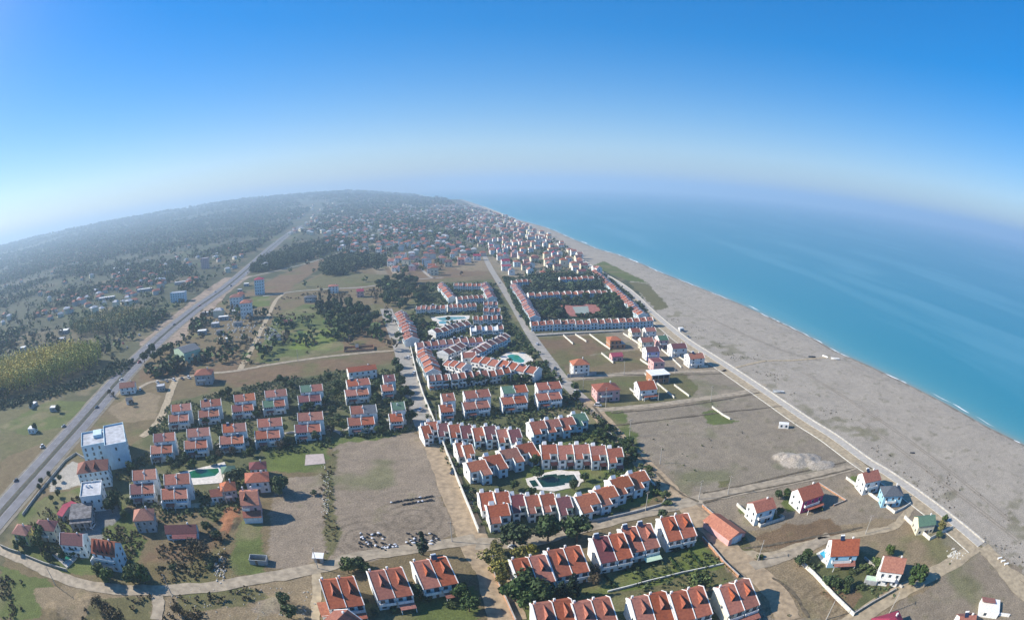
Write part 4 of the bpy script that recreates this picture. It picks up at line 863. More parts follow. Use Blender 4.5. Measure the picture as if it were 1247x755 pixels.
row('unit',(590,344),(600,361),7,6,'the right side of the square court',UG,roofs=('brickred','maroon'),d=9)
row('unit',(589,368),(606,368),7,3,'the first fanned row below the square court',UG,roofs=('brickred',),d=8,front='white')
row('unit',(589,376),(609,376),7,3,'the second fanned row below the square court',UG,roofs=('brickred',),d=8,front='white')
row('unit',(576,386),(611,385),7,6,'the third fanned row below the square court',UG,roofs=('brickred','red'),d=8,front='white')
row('unit',(573,399),(612,397),7,6,'fourth fanned row, just above the diagonal row',UG,roofs=('whitetop','brickred'),d=8,front='white')
BG='terraced houses of the tree-filled eastern estate'
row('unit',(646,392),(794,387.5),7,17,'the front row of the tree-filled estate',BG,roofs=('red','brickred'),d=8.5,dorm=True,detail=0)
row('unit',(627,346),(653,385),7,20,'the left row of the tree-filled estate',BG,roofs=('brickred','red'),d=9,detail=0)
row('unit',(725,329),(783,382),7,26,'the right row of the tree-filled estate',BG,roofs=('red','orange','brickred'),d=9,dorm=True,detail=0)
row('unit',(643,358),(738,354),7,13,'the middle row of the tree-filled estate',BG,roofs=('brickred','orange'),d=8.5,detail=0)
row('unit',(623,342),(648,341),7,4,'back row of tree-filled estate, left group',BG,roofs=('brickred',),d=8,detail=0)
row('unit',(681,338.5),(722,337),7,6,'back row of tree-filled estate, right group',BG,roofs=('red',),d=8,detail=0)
# ---------------------------------------------------------------- houses by the shore road and on the eastern lots
E_=[
 (villa_gable('house',8,8,6,8.2,'brickred','cream',2,par=True),773,400,8,'cream house with a tall lit gable right of the estate front row'),
 (villa_gable('house',9,8,6,8.2,'brickred','white',2,par=True),791,399,8,'red-roofed house at the shore end of the estate front row'),
 (villa_gable('house',10,8,6,8.4,'brickred','cream',2,par=True),787,411.5,8,'red-roofed house with a lilac front below the cream gabled one'),
 (villa_gable('house',8,9,6.5,8.8,'greenroof','pink',2,par=True),806,410,8,'pink house with a green rear roof near the shore road'),
 (villa_gable('house',10,9,6.5,8.8,'maroon','white',2,par=True,rp=.4,front='lilac'),793,423.5,8,'house with purple roof and violet-blue front slope'),
 (villa_gable('house',12,9.5,6.5,9,'maroon','white',2,par=True,rp=.4),825,419.5,8,'house with maroon roof and huge white gable near the shore road'),
 (villa_gable('house',12,10,6.5,9,'orange','white',3,par=True,rp=.4,heat=True),846,431.5,8,'white gabled house with orange roof nearest the shore road junction'),
 (flat('flat_house',8,10,6.5,'pink','maroon',2,par=.3,nx_=2),799.5,439.5,6,'mauve flat-roofed house between the violet house and the unfinished brick house'),
 (villa_gable('house',11,10,6,9,'red','white',2,par=True,porch=True,rp=.65,hb=7),786.5,467,8,'white house with red roof and red porch behind a low boundary wall'),
 (villa_hip('villa',13.5,11.5,6.8,9.6,'brickred','pink',2,nx_=4,ny_=3),738,467,9,'large pink villa with red hipped roof beside the eastern street'),
 (villa_hip('villa',10.5,9.5,7.6,10.6,'orange','white',3,nx_=3,heat=False),706,437.5,10,'white three-storey villa with orange pyramid roof and grey garden wall'),
 (villa_gable('hut',8,7,3.4,5.2,'magroof','pink',1,bal=False,chim=False,nx_=2,ny_=1),750.5,431,4.2,'small hut with crimson roof and rounded pink end'),
 (villa_gable('villa',12,10,6,9,'red','white',2,nx_=3,front='magenta',porch=True,rp=.6),984.5,597.5,7,'magenta villa with white gable and red roof beside the brick-edged plot'),
 (villa_gable('house',9.5,8.5,6.3,8.6,'red','white',2,par=False,front='blue_and_shade'),928.5,612,7.5,'lone red-roofed house with lit white side inside a white-walled garden'),
 (villa_gable('house',10,9,6.5,9,'brickred','white',2,par=False,heat=True,rp=.6),1060,577,8,'white house with red roof at the shore road corner, next to the blue house'),
 (villa_hip('house',11,9,5.8,8.5,'greyroof','bluep',2,nx_=3),1087,595,7,'light blue house with dark grey roof near the promenade'),
 (villa_gable('house',10,8,4.6,6.8,'greenroof','cream',1,par=False,nx_=3,bal=False),1128,630,6,'cream cottage with green roof near the promenade'),
 (villa_gable('house',12,11,5.6,9.2,'red','white',2,par=False,porch=True,heat=True,front='bluep'),1029,661,7.5,'red-roofed house with garden pool and a small orange porch'),
 (villa_gable('house',10,10,6.6,9.6,'orange','white',2,par=False,nx_=3),1089,683,8,'white house with orange roof beside the big round tree'),
 (villa_hip('house',11,9,5.5,8.2,'magroof','white',2,nx_=3),1085,755,7,'house with crimson roof cut by the bottom edge'),
]
for r,px,py,z,lab in E_:
    rz={'villa':8}.get(r.name.split('.')[0],8)
    if px>1050: rz=6
    if (px,py)==(1029,661): rz=-22
    if (px,py)==(1089,683): rz=-38
    if (px,py)==(1085,755): rz=-10
    if (px,py)==(1128,630): rz=-18
    if (px,py) in ((1060,577),(1087,595)): rz=-4 if px==1060 else -20
    put(r,px,py,z,rz,lab,r.name.split('.')[0].replace('_',' '),rad=7)
# unfinished brick house with white flat roof
r=empty('unfinished_house'); MB().box(-6,6,-4.5,5.5,0,5.6).build('wall',M['brick'],r); MB().box(-6.4,6.4,-5.6,5.9,5.62,6.0).build('roof',M['whitetop'],r)
MB().box(-5.6,5.6,-4.62,-4.5,3.2,5.4).build('upper_opening_shade',M['shade'],r)  # dark panel painting the shade of the open upper floor
for i in range(4): MB().box(-5.9+3.85*i,-5.6+3.85*i,-5.5,-5.2,0,5.6).build('column',M['concrete'],r)
win(r,-2,-4.5,.8,2,1.6,pane=False); win(r,2.5,-4.5,.8,2,1.6,pane=False); put(r,801.5,453,6,8,'unfinished brick house with white flat roof and dark open upper floor',rad=8)
r=empty('unfinished_house'); MB().box(-6,6,-5,5,0,3).build('lower_wall',M['brick'],r); MB().box(-6.3,6.3,-5.3,5.3,3.02,3.3).build('floor_slab',M['concrete'],r); MB().box(-6,2.5,-5,5,3.32,6.4).build('upper_wall',M['brick'],r); MB().add([(-6.5,-5.5,6.42),(3,-5.5,6.42),(3,5.5,6.42),(-6.5,5.5,6.42),(-3,0,8.4),(0,0,8.4)],[(0,1,5,4),(1,2,5),(2,3,4,5),(3,0,4),(0,3,2,1)]).build('roof',M['orange'],r)
for i in range(3): win(r,-4+3*i,-5,3.9,1.3,1.4,pane=False)
for i in range(3): win(r,-4+4*i,-5,.8,1.5,1.5,pane=False)
put(r,750,413,6,8,'unfinished orange brick house on the lot below the estate front row',rad=8)
r=empty('barn'); gable(r,-4,4,-9,9,3.2,3.2,3.2,.5,1,('red',),'pink',par=False) if False else None
b_=MB(); b_.prism_x([(-4,0),(4,0),(4,3.2),(0,5.0),(-4,3.2)],-8.5,8.5).build('wall',M['pink'],r)
for s in (-1,1): MB().add([(-8.9,s*4.4,3.02),(8.9,s*4.4,3.02),(8.9,0,5.02),(-8.9,0,5.02),(-8.9,s*4.4,3.2),(8.9,s*4.4,3.2),(8.9,0,5.22),(-8.9,0,5.22)],[(0,1,2,3),(4,7,6,5),(0,4,5,1),(1,5,6,2),(2,6,7,3),(3,7,4,0)]).build('roof',M['orange'],r)
MB().box(-8.56,-8.48,-2.4,2.4,0.3,3.4).build('front_panel',M['blue_and_shade'],r); MB().box(-8.62,-8.54,-.9,.9,0,2.3).build('door',M['white'],r); MB().box(-12,-8.6,1.0,3.8,0,2.6).build('porch_wall',M['magenta'],r) if False else None
for i in range(4): win(r,-6+4*i,-4,1.2,1.0,1.0,'f',pane=False)
put(r,883,638.5,4.2,110,'long low barn with orange-red roof and pink walls beside the dirt street','barn',rad=8)
r=empty('ruined_house'); MB().box(-5,5,-4,4,0,2.8).build('wall',M['white'],r); lean(r,-5.2,2,0,4.3,4.0,2.9,'brickred','roof',posts=False); MB().box(5.02,12,-2,-1.7,0,1.4).build('side_wall',M['white'],r); win(r,-2,-4,.9,1.4,1.2); put(r,1207,736,3,-45,'small white house with strip of brown-red roof near the bottom right corner',rad=7)
r=villa_gable('house',8,7,3.5,5.4,'red','white',1,bal=False,heat=True); put(r,1178,752,4.5,-30,'small house with red roof and solar tank cut by the bottom right edge',rad=6)
r=flat('greenhouse',5.5,3.2,2.0,'greyw','mint',1,par=0,nx_=0,ny_=0); put(r,1062,704,2,-40,'pale green-grey garden greenhouse between two vegetable beds','greenhouse',rad=3)
r=flat('kiosk',4,3.5,3,'white','whitetop',1,par=0,nx_=1,ny_=1); put(r,829.5,399,3,10,'white kiosk beside the shore road','kiosk',rad=3)
r=flat('site_cabin',6,3,2.7,'white','whitetop',1,par=0,nx_=2,ny_=1); put(r,955,515,2.7,-25,'white site cabin alone beside the sandy shore road','cabin',rad=4)
r=empty('white_hut'); MB().box(-1.6,1.6,-1.4,1.4,0,2.4).build('wall',M['greyw'],r); MB().box(-2.1,2.1,-1.9,1.9,2.42,2.6).build('roof',M['whitetop'],r); door(r,0,-1.42); put(r,387,676,2.6,10,'small hut with pale flat roof at the corner of the bare lot','hut',rad=3)
r=empty('roofless_hut'); a=MB(); a.box(-3.5,3.5,-2,-1.8,0,2.2); a.box(-3.5,3.5,1.8,2,0,2.2); a.box(-3.5,-3.3,-1.8,1.8,0,2.2); a.box(3.3,3.5,-1.8,1.8,0,2.2); a.build('wall',M['greyw'],r); door(r,-.6,-2.02); put(r,314,679,2,14,'small roofless grey hut on the grassy strip','hut',rad=4)
r=empty('brick_enclosure'); a=MB(); W_,D_=19,7
a.box(-W_,W_,-D_,-D_+.25,0,1.6); a.box(-W_,W_,D_-.25,D_,0,1.6); a.box(-W_,-W_+.25,-D_+.25,D_-.25,0,1.6); a.box(W_-.25,W_,-D_+.25,D_-.25,0,1.6); a.box(0,.25,-D_+.25,D_-.25,0,1.6); a.build('boundary_wall',M['bwall'],r)
MB().box(-4,-.1,-5,5,0,3).build('shed_wall',M['brick'],r); lean(r,-4.2,0,-5.3,5.3,3.0,3.4,'greyroof','shed_roof',posts=False); r.scale=(.62,.8,1); put(r,437,424,1,14,'brick-walled enclosure with a small shed above the lane','enclosure',rad=14)
# ---------------------------------------------------------------- far beach town
def hgt(x,y):
    i=np.clip(np.searchsorted(xs,x),1,len(xs)-1); j=np.clip(np.searchsorted(ys,y),1,len(ys)-1); return Z2[j,i]
Z2=Z.reshape(len(ys),len(xs))
FH=[]
for a_ in [(705,378,24),(690,378,12),(720,377,14),(545,388,16),(525,389,12),(565,387,12),(632,436,17),(645,438,10),(245,578,17),(228,580,8),(264,574,9),(670,588,20),(655,590,10),(690,585,10),(384,560,9),(82,684,7),(700,573,6),(720,573,6)]: HOUSES.append((*G(a_[0],a_[1]),a_[2]*1.25,'open'))
for k,(rf,wl,nm) in enumerate([('brickred','white','white house with faded red roof'),('red','cream','cream house with red roof'),('magroof','white','white house with crimson roof'),('orange','white','white house with orange roof'),('brickred','pink','pinkish house with faded red roof'),('greyroof','white','white house with dark grey roof'),('maroon','cream','cream house with dark maroon roof'),('brickred','blue_and_shade','pale blue house with faded red roof')]):
    r=empty('house'); w_,d_,h_=[(10,9,7),(9,10,9),(11,9,6.5),(9,9,8)][k%4]
    if k%2: hip(r,w_,d_,h_,h_+2.4,rf,wall=wl)
    else: gable(r,-w_/2,w_/2,-d_/2,d_/2,h_,h_+2.2,h_,.5,1,(rf,),wl,par=(k%4==0))
    for fl in range(2):
        for i in range(2): win(r,-w_*.25+i*w_*.5,-d_/2,1+fl*3.2,1.4,1.5,pane=False)
    win(r,-w_/2,0,4.2,1.3,1.4,'l',pane=False); FH.append((r,nm,w_,d_,h_))
index_children()
town=GP([(613,335),(600,310),(575,296),(560,285),(530,276),(505,268),(520,256),(548,248),(566,251),(590,256),(620,266),(660,284),(690,301),(712,318),(735,336),(700,337),(660,340)])
town2=GP([(400,300),(395,285),(420,268),(470,256),(520,258),(500,270),(520,280),(545,290),(530,300),(500,305),(490,318),(505,330),(480,335),(455,300),(440,318),(415,312)])
town3=GP([(500,305),(545,292),(590,312),(575,322),(540,326),(530,336),(500,326)])
def sample(poly,n,dmin,rows=None):
    px=[p[0] for p in poly];py=[p[1] for p in poly]; out=[]; grid={}
    rg=random.Random(len(poly)*7+n); 
    for _ in range(n*30):
        x=rg.uniform(min(px),max(px)); y=min(py)*(max(py)/min(py))**(rg.random()**1.3)
        if not bool(inpoly(np.array([x]),np.array([y]),poly)[0]): continue
        if any((x-a)**2+(y-b)**2<dmin*dmin for a,b in out): continue
        if any((x-h[0])**2+(y-h[1])**2<(h[2]+8)**2 for h in HOUSES): continue
        out.append((x,y))
        if len(out)>=n: break
    return sorted(out,key=lambda p:p[0]**2+p[1]**2)
used=set(); rest=[]
for poly,n,dm,nind,where,base in ((town,420,16,95,'in the dense beach town',10),(town2,260,20,26,'in the scattered quarter left of the beach town',-10),(town3,45,22,16,'around the dirt field behind the square court',5)):
    pts=sample(poly,n,dm)
    for i,(x,y) in enumerate(pts):
        k=random.choice([0,0,1,2,3,4,5,6,7,0,1]); fr,nm,w_,d_,h_=FH[k]; rz=base+random.choice([0,0,90])+random.uniform(-4,4)
        if i<nind:
            cp=k in used; used.add(k)
            sc=(random.uniform(.85,1.15),random.uniform(.85,1.15),random.uniform(.85,1.25)); put(fr,0,0,0,rz,nm+' '+where,'house','houses '+where,copy=cp,xy=(x,y),rad=6,sc=sc)
        else: rest.append((x,y,k,rz))
for k in range(8):
    if k not in used: put(FH[k][0],0,0,0,0,FH[k][1]+' at the rim of the beach town','house',xy=G(640+k*3,330),rad=6)
def blob_houses(pts,wm_,rm_,name,zoff=None):
    a=MB();b=MB()
    for (x,y,w_,d_,h_,rz) in pts:
        c,s=math.cos(R(rz)),math.sin(R(rz)); z=float(hgt(x,y)); P=lambda u,v,zz:(x+u*c-v*s,y+u*s+v*c,z+zz)
        w2,d2=w_/2,d_/2; a.add([P(-w2,-d2,-1),P(w2,-d2,-1),P(w2,d2,-1),P(-w2,d2,-1),P(-w2,-d2,h_),P(w2,-d2,h_),P(w2,d2,h_),P(-w2,d2,h_)],[(0,1,5,4),(1,2,6,5),(2,3,7,6),(3,0,4,7)])
        w2+=.5;d2+=.5; b.add([P(-w2,-d2,h_),P(w2,-d2,h_),P(w2,d2,h_),P(-w2,d2,h_),P(-w2*.4,0,h_+2.4),P(w2*.4,0,h_+2.4)],[(0,1,5,4),(1,2,5),(2,3,4,5),(3,0,4)])
    r=empty(name); struct(r,'stuff')
    struct(a.build('wall',wm_,r),'stuff'); struct(b.build('roof',rm_,r),'stuff'); return r
rd=random.Random(3)
hwa=np.array(hwp); hwa=np.concatenate([hwa[:-1]*(1-t)+hwa[1:]*t for t in np.linspace(0,1,14)])
def hwd0(x,y): return ((hwa[:,0]-x)**2+(hwa[:,1]-y)**2).min()
far1=[(x,y,rd.uniform(8,12),rd.uniform(8,11),rd.uniform(6,10),rz) for x,y,k,rz in rest]
for _ in range(260):   # strung along the coast into the distance and inland of the highway
    y=1500*(5.0**rd.random()); x=float(xc(y))-rd.uniform(90,260+y*.32); far1.append((x,y,rd.uniform(10,18),rd.uniform(9,14),rd.uniform(6,12),rd.uniform(0,90)))
for _ in range(620):
    px=rd.uniform(0,330);py=rd.uniform(300,470); x,y=G(px,py)
    if px*.0+py>640-px*.95+rd.uniform(-30,10) : continue
    if fbm(x,y,120,4)<.45 or py>398 or hwd0(x,y)<30**2: continue
    far1.append((x,y,rd.uniform(8,14),rd.uniform(7,12),rd.uniform(4,8),rd.uniform(0,90)))
far1=[f for f in far1 if f[1]>520 or f[0]<-330]
h_=len(far1)//3
o1=blob_houses(far1[::3]+far1[1::3],mat('hazy_house_render',(.5,.47,.42),noise=.25,scale=.02),M['brickred'],'distant_houses'); o2=blob_houses(far1[2::3],M['cream'],M['greytop'],'distant_buildings')
tag(o1,'countless tiny hazy houses with reddish roofs stretching to the horizon','houses',kind='stuff'); tag(o2,'countless tiny hazy grey-roofed buildings mixed among the distant red roofs','buildings',kind='stuff')
# ---------------------------------------------------------------- leafy masses nobody could count
def leafmass(name,kind,items,label,cat,leaf=1.0,per=14,tintf=None):
    rg=np.random.default_rng(len(items)); N=len(items)*per; I=np.array([(a,b,c,d,e) for a,b,c,d,e in items],float).repeat(per,0)  # x,y,z0,radius,height
    dv=rg.normal(size=(N,3)); dv/=np.linalg.norm(dv,axis=1)[:,None]; rad=rg.uniform(.55,1.02,N)
    c=np.stack([I[:,0]+dv[:,0]*I[:,3]*rad,I[:,1]+dv[:,1]*I[:,3]*rad,I[:,2]+I[:,4]*(.55+.45*dv[:,2]*rad)],1)
    nr=dv+rg.normal(size=(N,3))*.5; nr/=np.linalg.norm(nr,axis=1)[:,None]; a=np.cross(nr,(.3,.2,1.)); a/=np.linalg.norm(a,axis=1)[:,None]; b=np.cross(nr,a); s=(I[:,3]*leaf*rg.uniform(.6,1.2,N))[:,None]
    V=np.stack([c-a*s-b*s*.8,c+a*s*.9-b*s*.5,c+a*s*.7+b*s,c-a*s*.8+b*s*.6],1).reshape(-1,3)
    me=bpy.data.meshes.new(name); me.vertices.add(N*4); me.vertices.foreach_set('co',V.astype(np.float32).ravel()); me.loops.add(N*4); me.loops.foreach_set('vertex_index',np.arange(N*4,dtype=np.int32)); me.polygons.add(N); me.polygons.foreach_set('loop_start',np.arange(0,N*4,4,dtype=np.int32)); me.update(calc_edges=True)
    t=rg.uniform(.65,1.3,N)*np.repeat(rg.uniform(.7,1.25,len(items)),per); tc_=np.stack([t,t,t,np.ones(N)],1)
    if tintf is not None: tc_[:,:3]*=tintf(I,c)
    at=me.color_attributes.new('tint','FLOAT_COLOR','POINT'); at.data.foreach_set('color',tc_.repeat(4,0).astype(np.float32).ravel()); me.materials.append(L[kind])
    o=bpy.data.objects.new(name,me); C.objects.link(o); return tag(o,label,cat,kind='stuff')
rg=np.random.default_rng(11)
def clear_of(x,y,m=0): return not any((x-h[0])**2+(y-h[1])**2<(h[2]+m)**2 for h in HOUSES)
hwa=np.array(hwp); hwa=np.concatenate([hwa[:-1]*(1-t)+hwa[1:]*t for t in np.linspace(0,1,14)])
def hwd(x,y): return ((hwa[:,0]-x)**2+(hwa[:,1]-y)**2).min()
W1=[];W2=[]
for _ in range(46000):
    r_=420*(17**rg.random()); a_=math.radians(rg.uniform(-76,-3)); x=math.sin(a_)*r_; y=math.cos(a_)*r_
    if x>xc(y)-150 or y<100: continue
    nn=float(fbm(x,y,190 if r_<2200 else 500,5)); th=(.64 if r_<900 else .53) if r_<1800 else .38
    if nn<th and rg.random()>.09: continue
    if -400<x<-250 and y<330: continue
    if hwd(x,y)<(24+r_*.008)**2 or (r_<1500 and not clear_of(x,y,2)): continue
    if x>-430 and y<1000: 
        if not (x<-.45*y-90): 
            if rg.random()>.10 or x>-60: continue
            if inpoly(np.array([x]),np.array([y]),town2)[0]: continue
    sz=rg.uniform(3.0,5.4)*(1 if r_<1000 else 1+ (r_-1000)/1800); (W1 if rg.random()<.72 else W2).append((x,y,float(hgt(x,y)),sz,sz*1.9 if r_<2000 else sz*1.4))
leafmass('woodland','D',W1,'hazy dark woods and hedges covering the plain and hills left of the highway','woodland',.42,12)
leafmass('thicket','A',W2,'brownish bare thickets scattered through the distant hazy woods','woodland',.42,10)
# poplar plantation : tall thin yellowing trees in one close mass
def fill(pxpoly,step,jit=.4):
    P=GP(pxpoly); o=[]; x0,x1=min(p[0] for p in P),max(p[0] for p in P); y0,y1=min(p[1] for p in P),max(p[1] for p in P)
    nx__=int((x1-x0)/step);ny__=int((y1-y0)/step)
    for i in range(nx__+1):
        for j in range(ny__+1):
            o.append((x0+(i+rg.uniform(-jit,jit))*step,y0+(j+rg.uniform(-jit,jit))*step))
    o=np.array(o); m=inpoly(o[:,0],o[:,1],P); return o[m]
pl=[(x,y,0,rg.uniform(.9,1.5),rg.uniform(17,22)) for x,y in fill([(-60,505),(0,487),(40,478),(90,462),(120,450),(128,438),(90,434),(40,445),(0,455),(-60,475)],3.1)]
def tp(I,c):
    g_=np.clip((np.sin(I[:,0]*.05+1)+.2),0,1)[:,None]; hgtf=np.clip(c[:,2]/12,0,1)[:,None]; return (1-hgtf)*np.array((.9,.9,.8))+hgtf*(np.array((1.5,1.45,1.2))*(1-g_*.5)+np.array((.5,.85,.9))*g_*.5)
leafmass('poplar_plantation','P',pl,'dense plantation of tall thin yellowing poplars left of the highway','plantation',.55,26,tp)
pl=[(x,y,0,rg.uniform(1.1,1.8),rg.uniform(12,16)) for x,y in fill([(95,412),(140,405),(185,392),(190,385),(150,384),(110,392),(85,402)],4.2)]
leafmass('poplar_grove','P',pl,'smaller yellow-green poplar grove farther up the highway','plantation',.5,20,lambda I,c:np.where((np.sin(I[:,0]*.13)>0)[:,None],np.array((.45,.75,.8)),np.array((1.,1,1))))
sc=[(x,y,0,rg.uniform(1.2,2.4),rg.uniform(2,4)) for x,y in fill([(0,500),(60,486),(110,470),(150,455),(165,440),(140,440),(125,452),(90,466),(40,482),(-10,492)],4.0)]
leafmass('scrub','D',sc,'dark scrub along the foot of the poplar plantation','scrub',.5,16)
# garden greenery: hedges and shrubs in the estates
def shrubs(name,polys,step,label,kind='S',rr_=(.5,1.3),thr=.45,per=16,m=1.0):
    it=[]
    for pp in polys:
        for x,y in fill(pp,step,.5):
            if float(fbm(x,y,12,2))<thr or any((x-h[0])**2+(y-h[1])**2<(h[2]*.75+m)**2 for h in HOUSES): continue
            r_=rg.uniform(*rr_); it.append((x,y,0,r_,r_*1.5))
    return leafmass(name,kind,it,label,'shrubs',.42,per)
shrubs('garden_shrubs',[[(150,640),(135,585),(175,535),(205,495),(300,470),(400,452),(485,450),(505,525),(400,545),(320,560),(300,625)]],2.4,'hedges and low garden shrubs between the western estate houses',thr=.42)
shrubs('garden_shrubs',[[(512,500),(545,462),(640,455),(700,485),(760,530),(805,590),(800,610),(710,640),(600,650),(585,640)]],2.3,'hedges and low shrubs between the central estate houses',thr=.44)
shrubs('garden_shrubs',[[(495,400),(520,345),(600,345),(625,395),(690,470),(610,460),(530,455)]],3.2,'greenery between the white upper estate terraces',kind='D',thr=.38,rr_=(.8,1.8))
shrubs('estate_greenery',[[(630,338),(735,334),(790,380),(780,386),(655,388)]],3.2,'dense dark planting inside the tree-filled estate',kind='D',thr=.40,rr_=(1.2,2.6),per=22)
shrubs('hedge',[[(612,338),(626,340),(654,398),(648,404),(630,378)]],2.0,'dark tree-high hedge along the eastern street',kind='D',thr=.15,rr_=(1.3,2.3),per=24,m=-3)
shrubs('weeds',[[(396,560),(410,548),(404,600),(412,650),(396,688),(388,690),(396,640),(388,600)]],2.2,'weedy strip of low plants between two bare lots',kind='A',rr_=(.3,.8),thr=.35,per=12)
shrubs('garden_shrubs',[[(390,745),(450,730),(575,715),(590,760),(395,760)],[(630,740),(640,705),(760,685),(850,660),(900,703),(760,740)]],2.0,'low shrubs in the gardens of the bottom twin villas',rr_=(.35,.9),thr=.62)
shrubs('garden_shrubs',[[(975,682),(1030,668),(1092,695),(1088,714),(1040,746)]],1.8,'vegetable beds and shrubs in the walled gardens by the bottom right houses',rr_=(.35,1.0),thr=.44)
shrubs('roadside_scrub',[[(0,700),(60,712),(70,722),(45,755),(0,755)],[(110,728),(190,724),(185,755),(100,755)],[(200,722),(330,715),(300,755),(195,755)],[(190,668),(280,650),(275,705),(190,710)],[(20,635),(110,600),(180,650),(160,690),(60,690)]],2.2,'brown and green scrub around the left dirt road',kind='A',rr_=(.4,1.3),thr=.55,per=14)
shrubs('field_scrub',[[(250,440),(300,400),(345,360),(400,355),(470,350),(478,420),(300,447)]],4.5,'rough scrub in the meadow above the lane',kind='A',rr_=(.8,2.0),thr=.64,per=14)
shrubs('dune_plants',[[(800,385),(870,425),(960,480),(1060,550),(1195,655),(1247,700),(1247,640),(1100,540),(980,470),(860,395)]],4.0,'sparse low dune plants on the back of the beach',kind='A',rr_=(.25,.7),thr=.60,per=8)
shrubs('lot_weeds',[[(740,500),(930,480),(1035,566),(900,600),(850,606),(790,560)],[(870,650),(1000,640),(1180,670),(1060,755),(960,755),(900,690)]],4.5,'tufts of weeds along the edges of the sandy lots',kind='S',rr_=(.25,.8),thr=.70,per=8)
it=[]
for pp,stp in ((town,11),(town2,13),(town3,12)):
    x0,x1=min(p[0] for p in pp),max(p[0] for p in pp); y0,y1=min(p[1] for p in pp),max(p[1] for p in pp); n_=int((x1-x0)*(y1-y0)/stp**2)
    q_=np.stack([rg.uniform(x0,x1,n_),rg.uniform(y0,y1,n_)],1); q_=q_[inpoly(q_[:,0],q_[:,1],pp)]
    for x,y in q_[:9000]:
        if float(fbm(x,y,70,7))>.47 and clear_of(x,y,-1): r_=rg.uniform(1.6,3.6); it.append((x,y,0,r_,r_*1.7))
leafmass('town_trees','D',it,'countless small dark trees between the houses of the beach town','trees',.42,12)
# ---------------------------------------------------------------- landmarks for tree labels
for a in [(416,716,'the annexed twin villa',7),(473,706,'the pink-roofed twin villa',7),(528,693,'the rightmost bare-lot villa',7),(650,690,'the lower-left twin villa',7),(740,664,'the half-maroon villa',7),(822,640,'the street-corner villa',7),(885,638,'the red barn',4),(897,723,'the cream-walled villa',7),
 (984,597,'the magenta villa',7),(928,612,'the lone white-sided house',7),(1087,595,'the blue house',7),(1128,630,'the green-roofed cottage',5),(1029,661,'the garden-pool house',7),(1089,683,'the orange-roofed house',7),(738,467,'the pink villa',8),(706,437,'the pyramid-roofed villa',8),(750,412,'the orange brick house',5),(801,452,'the flat-roofed brick house',5),
 (131,532,'the school block',10),(112,566,'the dormered annex',8),(98,621,'the dark flat building',5),(54,636,'the maroon-hipped house',6),(127,663,'the dormered blue house',8),(173,623,'the orange pyramid roof',7),(220,642,'the long low house',4),(245,578,'the green pool',0),(304,606,'the tall orange-roofed house',7),(312,578,'the wide orange hipped house',6),
 (440,447,'the long guesthouse',6),(227,423,'the green hall',8),(155,467,'the roadside house',5),(670,590,'the stepped pool',0),(700,560,'the crimson-porch row',5),(745,592,'the staggered row',6),(610,550,'the sawtooth row',6),(640,615,'the pool-side row',6),(610,437,'the stepped red roofs',6),(640,436,'the round turquoise pool',0),(545,365,'the kidney pool row',5),(406,350,'the upper lane house',6),(248,452,'the lane-side hipped house',7),(485,505,'the green-backed narrow house',8),(473,465,'the maroon-backed narrow house',8),(372,560,'the bright lawn',0),(580,486,'the porch-fronted twin house',7),(680,515,'the blue-shaded row',5),(384,559,'the paved pad',0),(475,612,'the sack rows',0),(550,660,'the street junction',0)]: lm(a[0],a[1],a[2],a[3])
TL=[]
def T(kind,size,*pts):
    for px,py in pts:
        k=dict(D=3.3,G=3.1,Y=3.6,C=4,A=3,S=1.2)[kind]*size/6; TL.append((kind,size,*G(px,py,k)))
T('D',11.5,(625.6,649.5),(667.7,643),(703.4,643)); T('D',11,(626.5,716),(655,720)); T('D',9,(640,728),(643,706)); T('Y',9.5,(600,676),(608,688)); T('Y',6,(612,702),(604,664),(632,672),(646,671)); T('C',8,(683.8,719),(697,711),(514,662)); T('C',4.5,(691,724),(703,719))
T('A',5.5,(723,695),(725,705)); T('G',6.5,(422.6,689),(429,686)); T('D',5,(442,689),(436,684),(447,693)); T('D',6.5,(501.4,719),(571,735),(560,722)); T('S',4,(561,712),(548,735),(520,728),(480,741),(455,745)); T('G',9.5,(851.8,711)); T('D',4.5,(806.7,625),(842,655),(795,668)); T('G',4.5,(810.8,603)); T('S',3.5,(824,669),(775,690),(866,752),(884,744))
T('Y',6,(1147.8,640)); T('G',4,(1151,631),(1144,650)); T('D',9.5,(1117,700)); T('G',6,(1084.5,669),(1068,684)); T('D',5.5,(983,676),(976,682),(1009,705),(1019,710),(1034,709)); T('S',4.5,(990,690),(1040,695),(1052,690),(1060,696),(1047,714),(1075,706),(1030,718)); T('D',4.5,(949,602),(959.5,599),(949,622)); T('S',3.5,(999,619),(993,618),(905,655),(926,678))
T('D',7.5,(482,441),(485,449),(488,463),(492,476),(497,491)); T('D',8,(500,506))
T('S',4,(494,400),(496,410),(499,419),(503,432),(506,444),(509,452),(513,466),(518,480),(521,494),(531,511),(540,528),(546,545),(553,560),(560,575),(566,592),(573,606),(580,622)); T('S',5,(525,484),(528,500))
T('D',4.5,(603,346),(605,354),(607,361),(609,368),(612,377),(614,384),(616,391),(619,399),(622,404),(640,421),(646,428),(650,436),(655,445),(661,452),(666,460),(683,478),(690,487))
T('D',6.5,(545,465),(553,465),(562,464),(570,463),(578,462),(586,461),(594,460)); T('D',6,(616,462),(630,461),(640,460),(700,470),(702,480))
T('D',5,(768,536),(763,543),(757,540),(770,548),(774,556),(766,560),(735,517),(741,522),(738,530),(728,528),(712,533),(703,536)); T('G',5,(733,513),(730,524),(720,541),(748,543),(697,542)); T('S',4.5,(745,533),(725,545),(700,548),(790,570),(781,588),(812,613),(800,600),(735,603),(730,610)); T('D',6,(650,560),(660,552),(655,575),(670,556)); T('D',5,(637,552),(625,590),(647,598),(700,590),(712,580),(692,620))
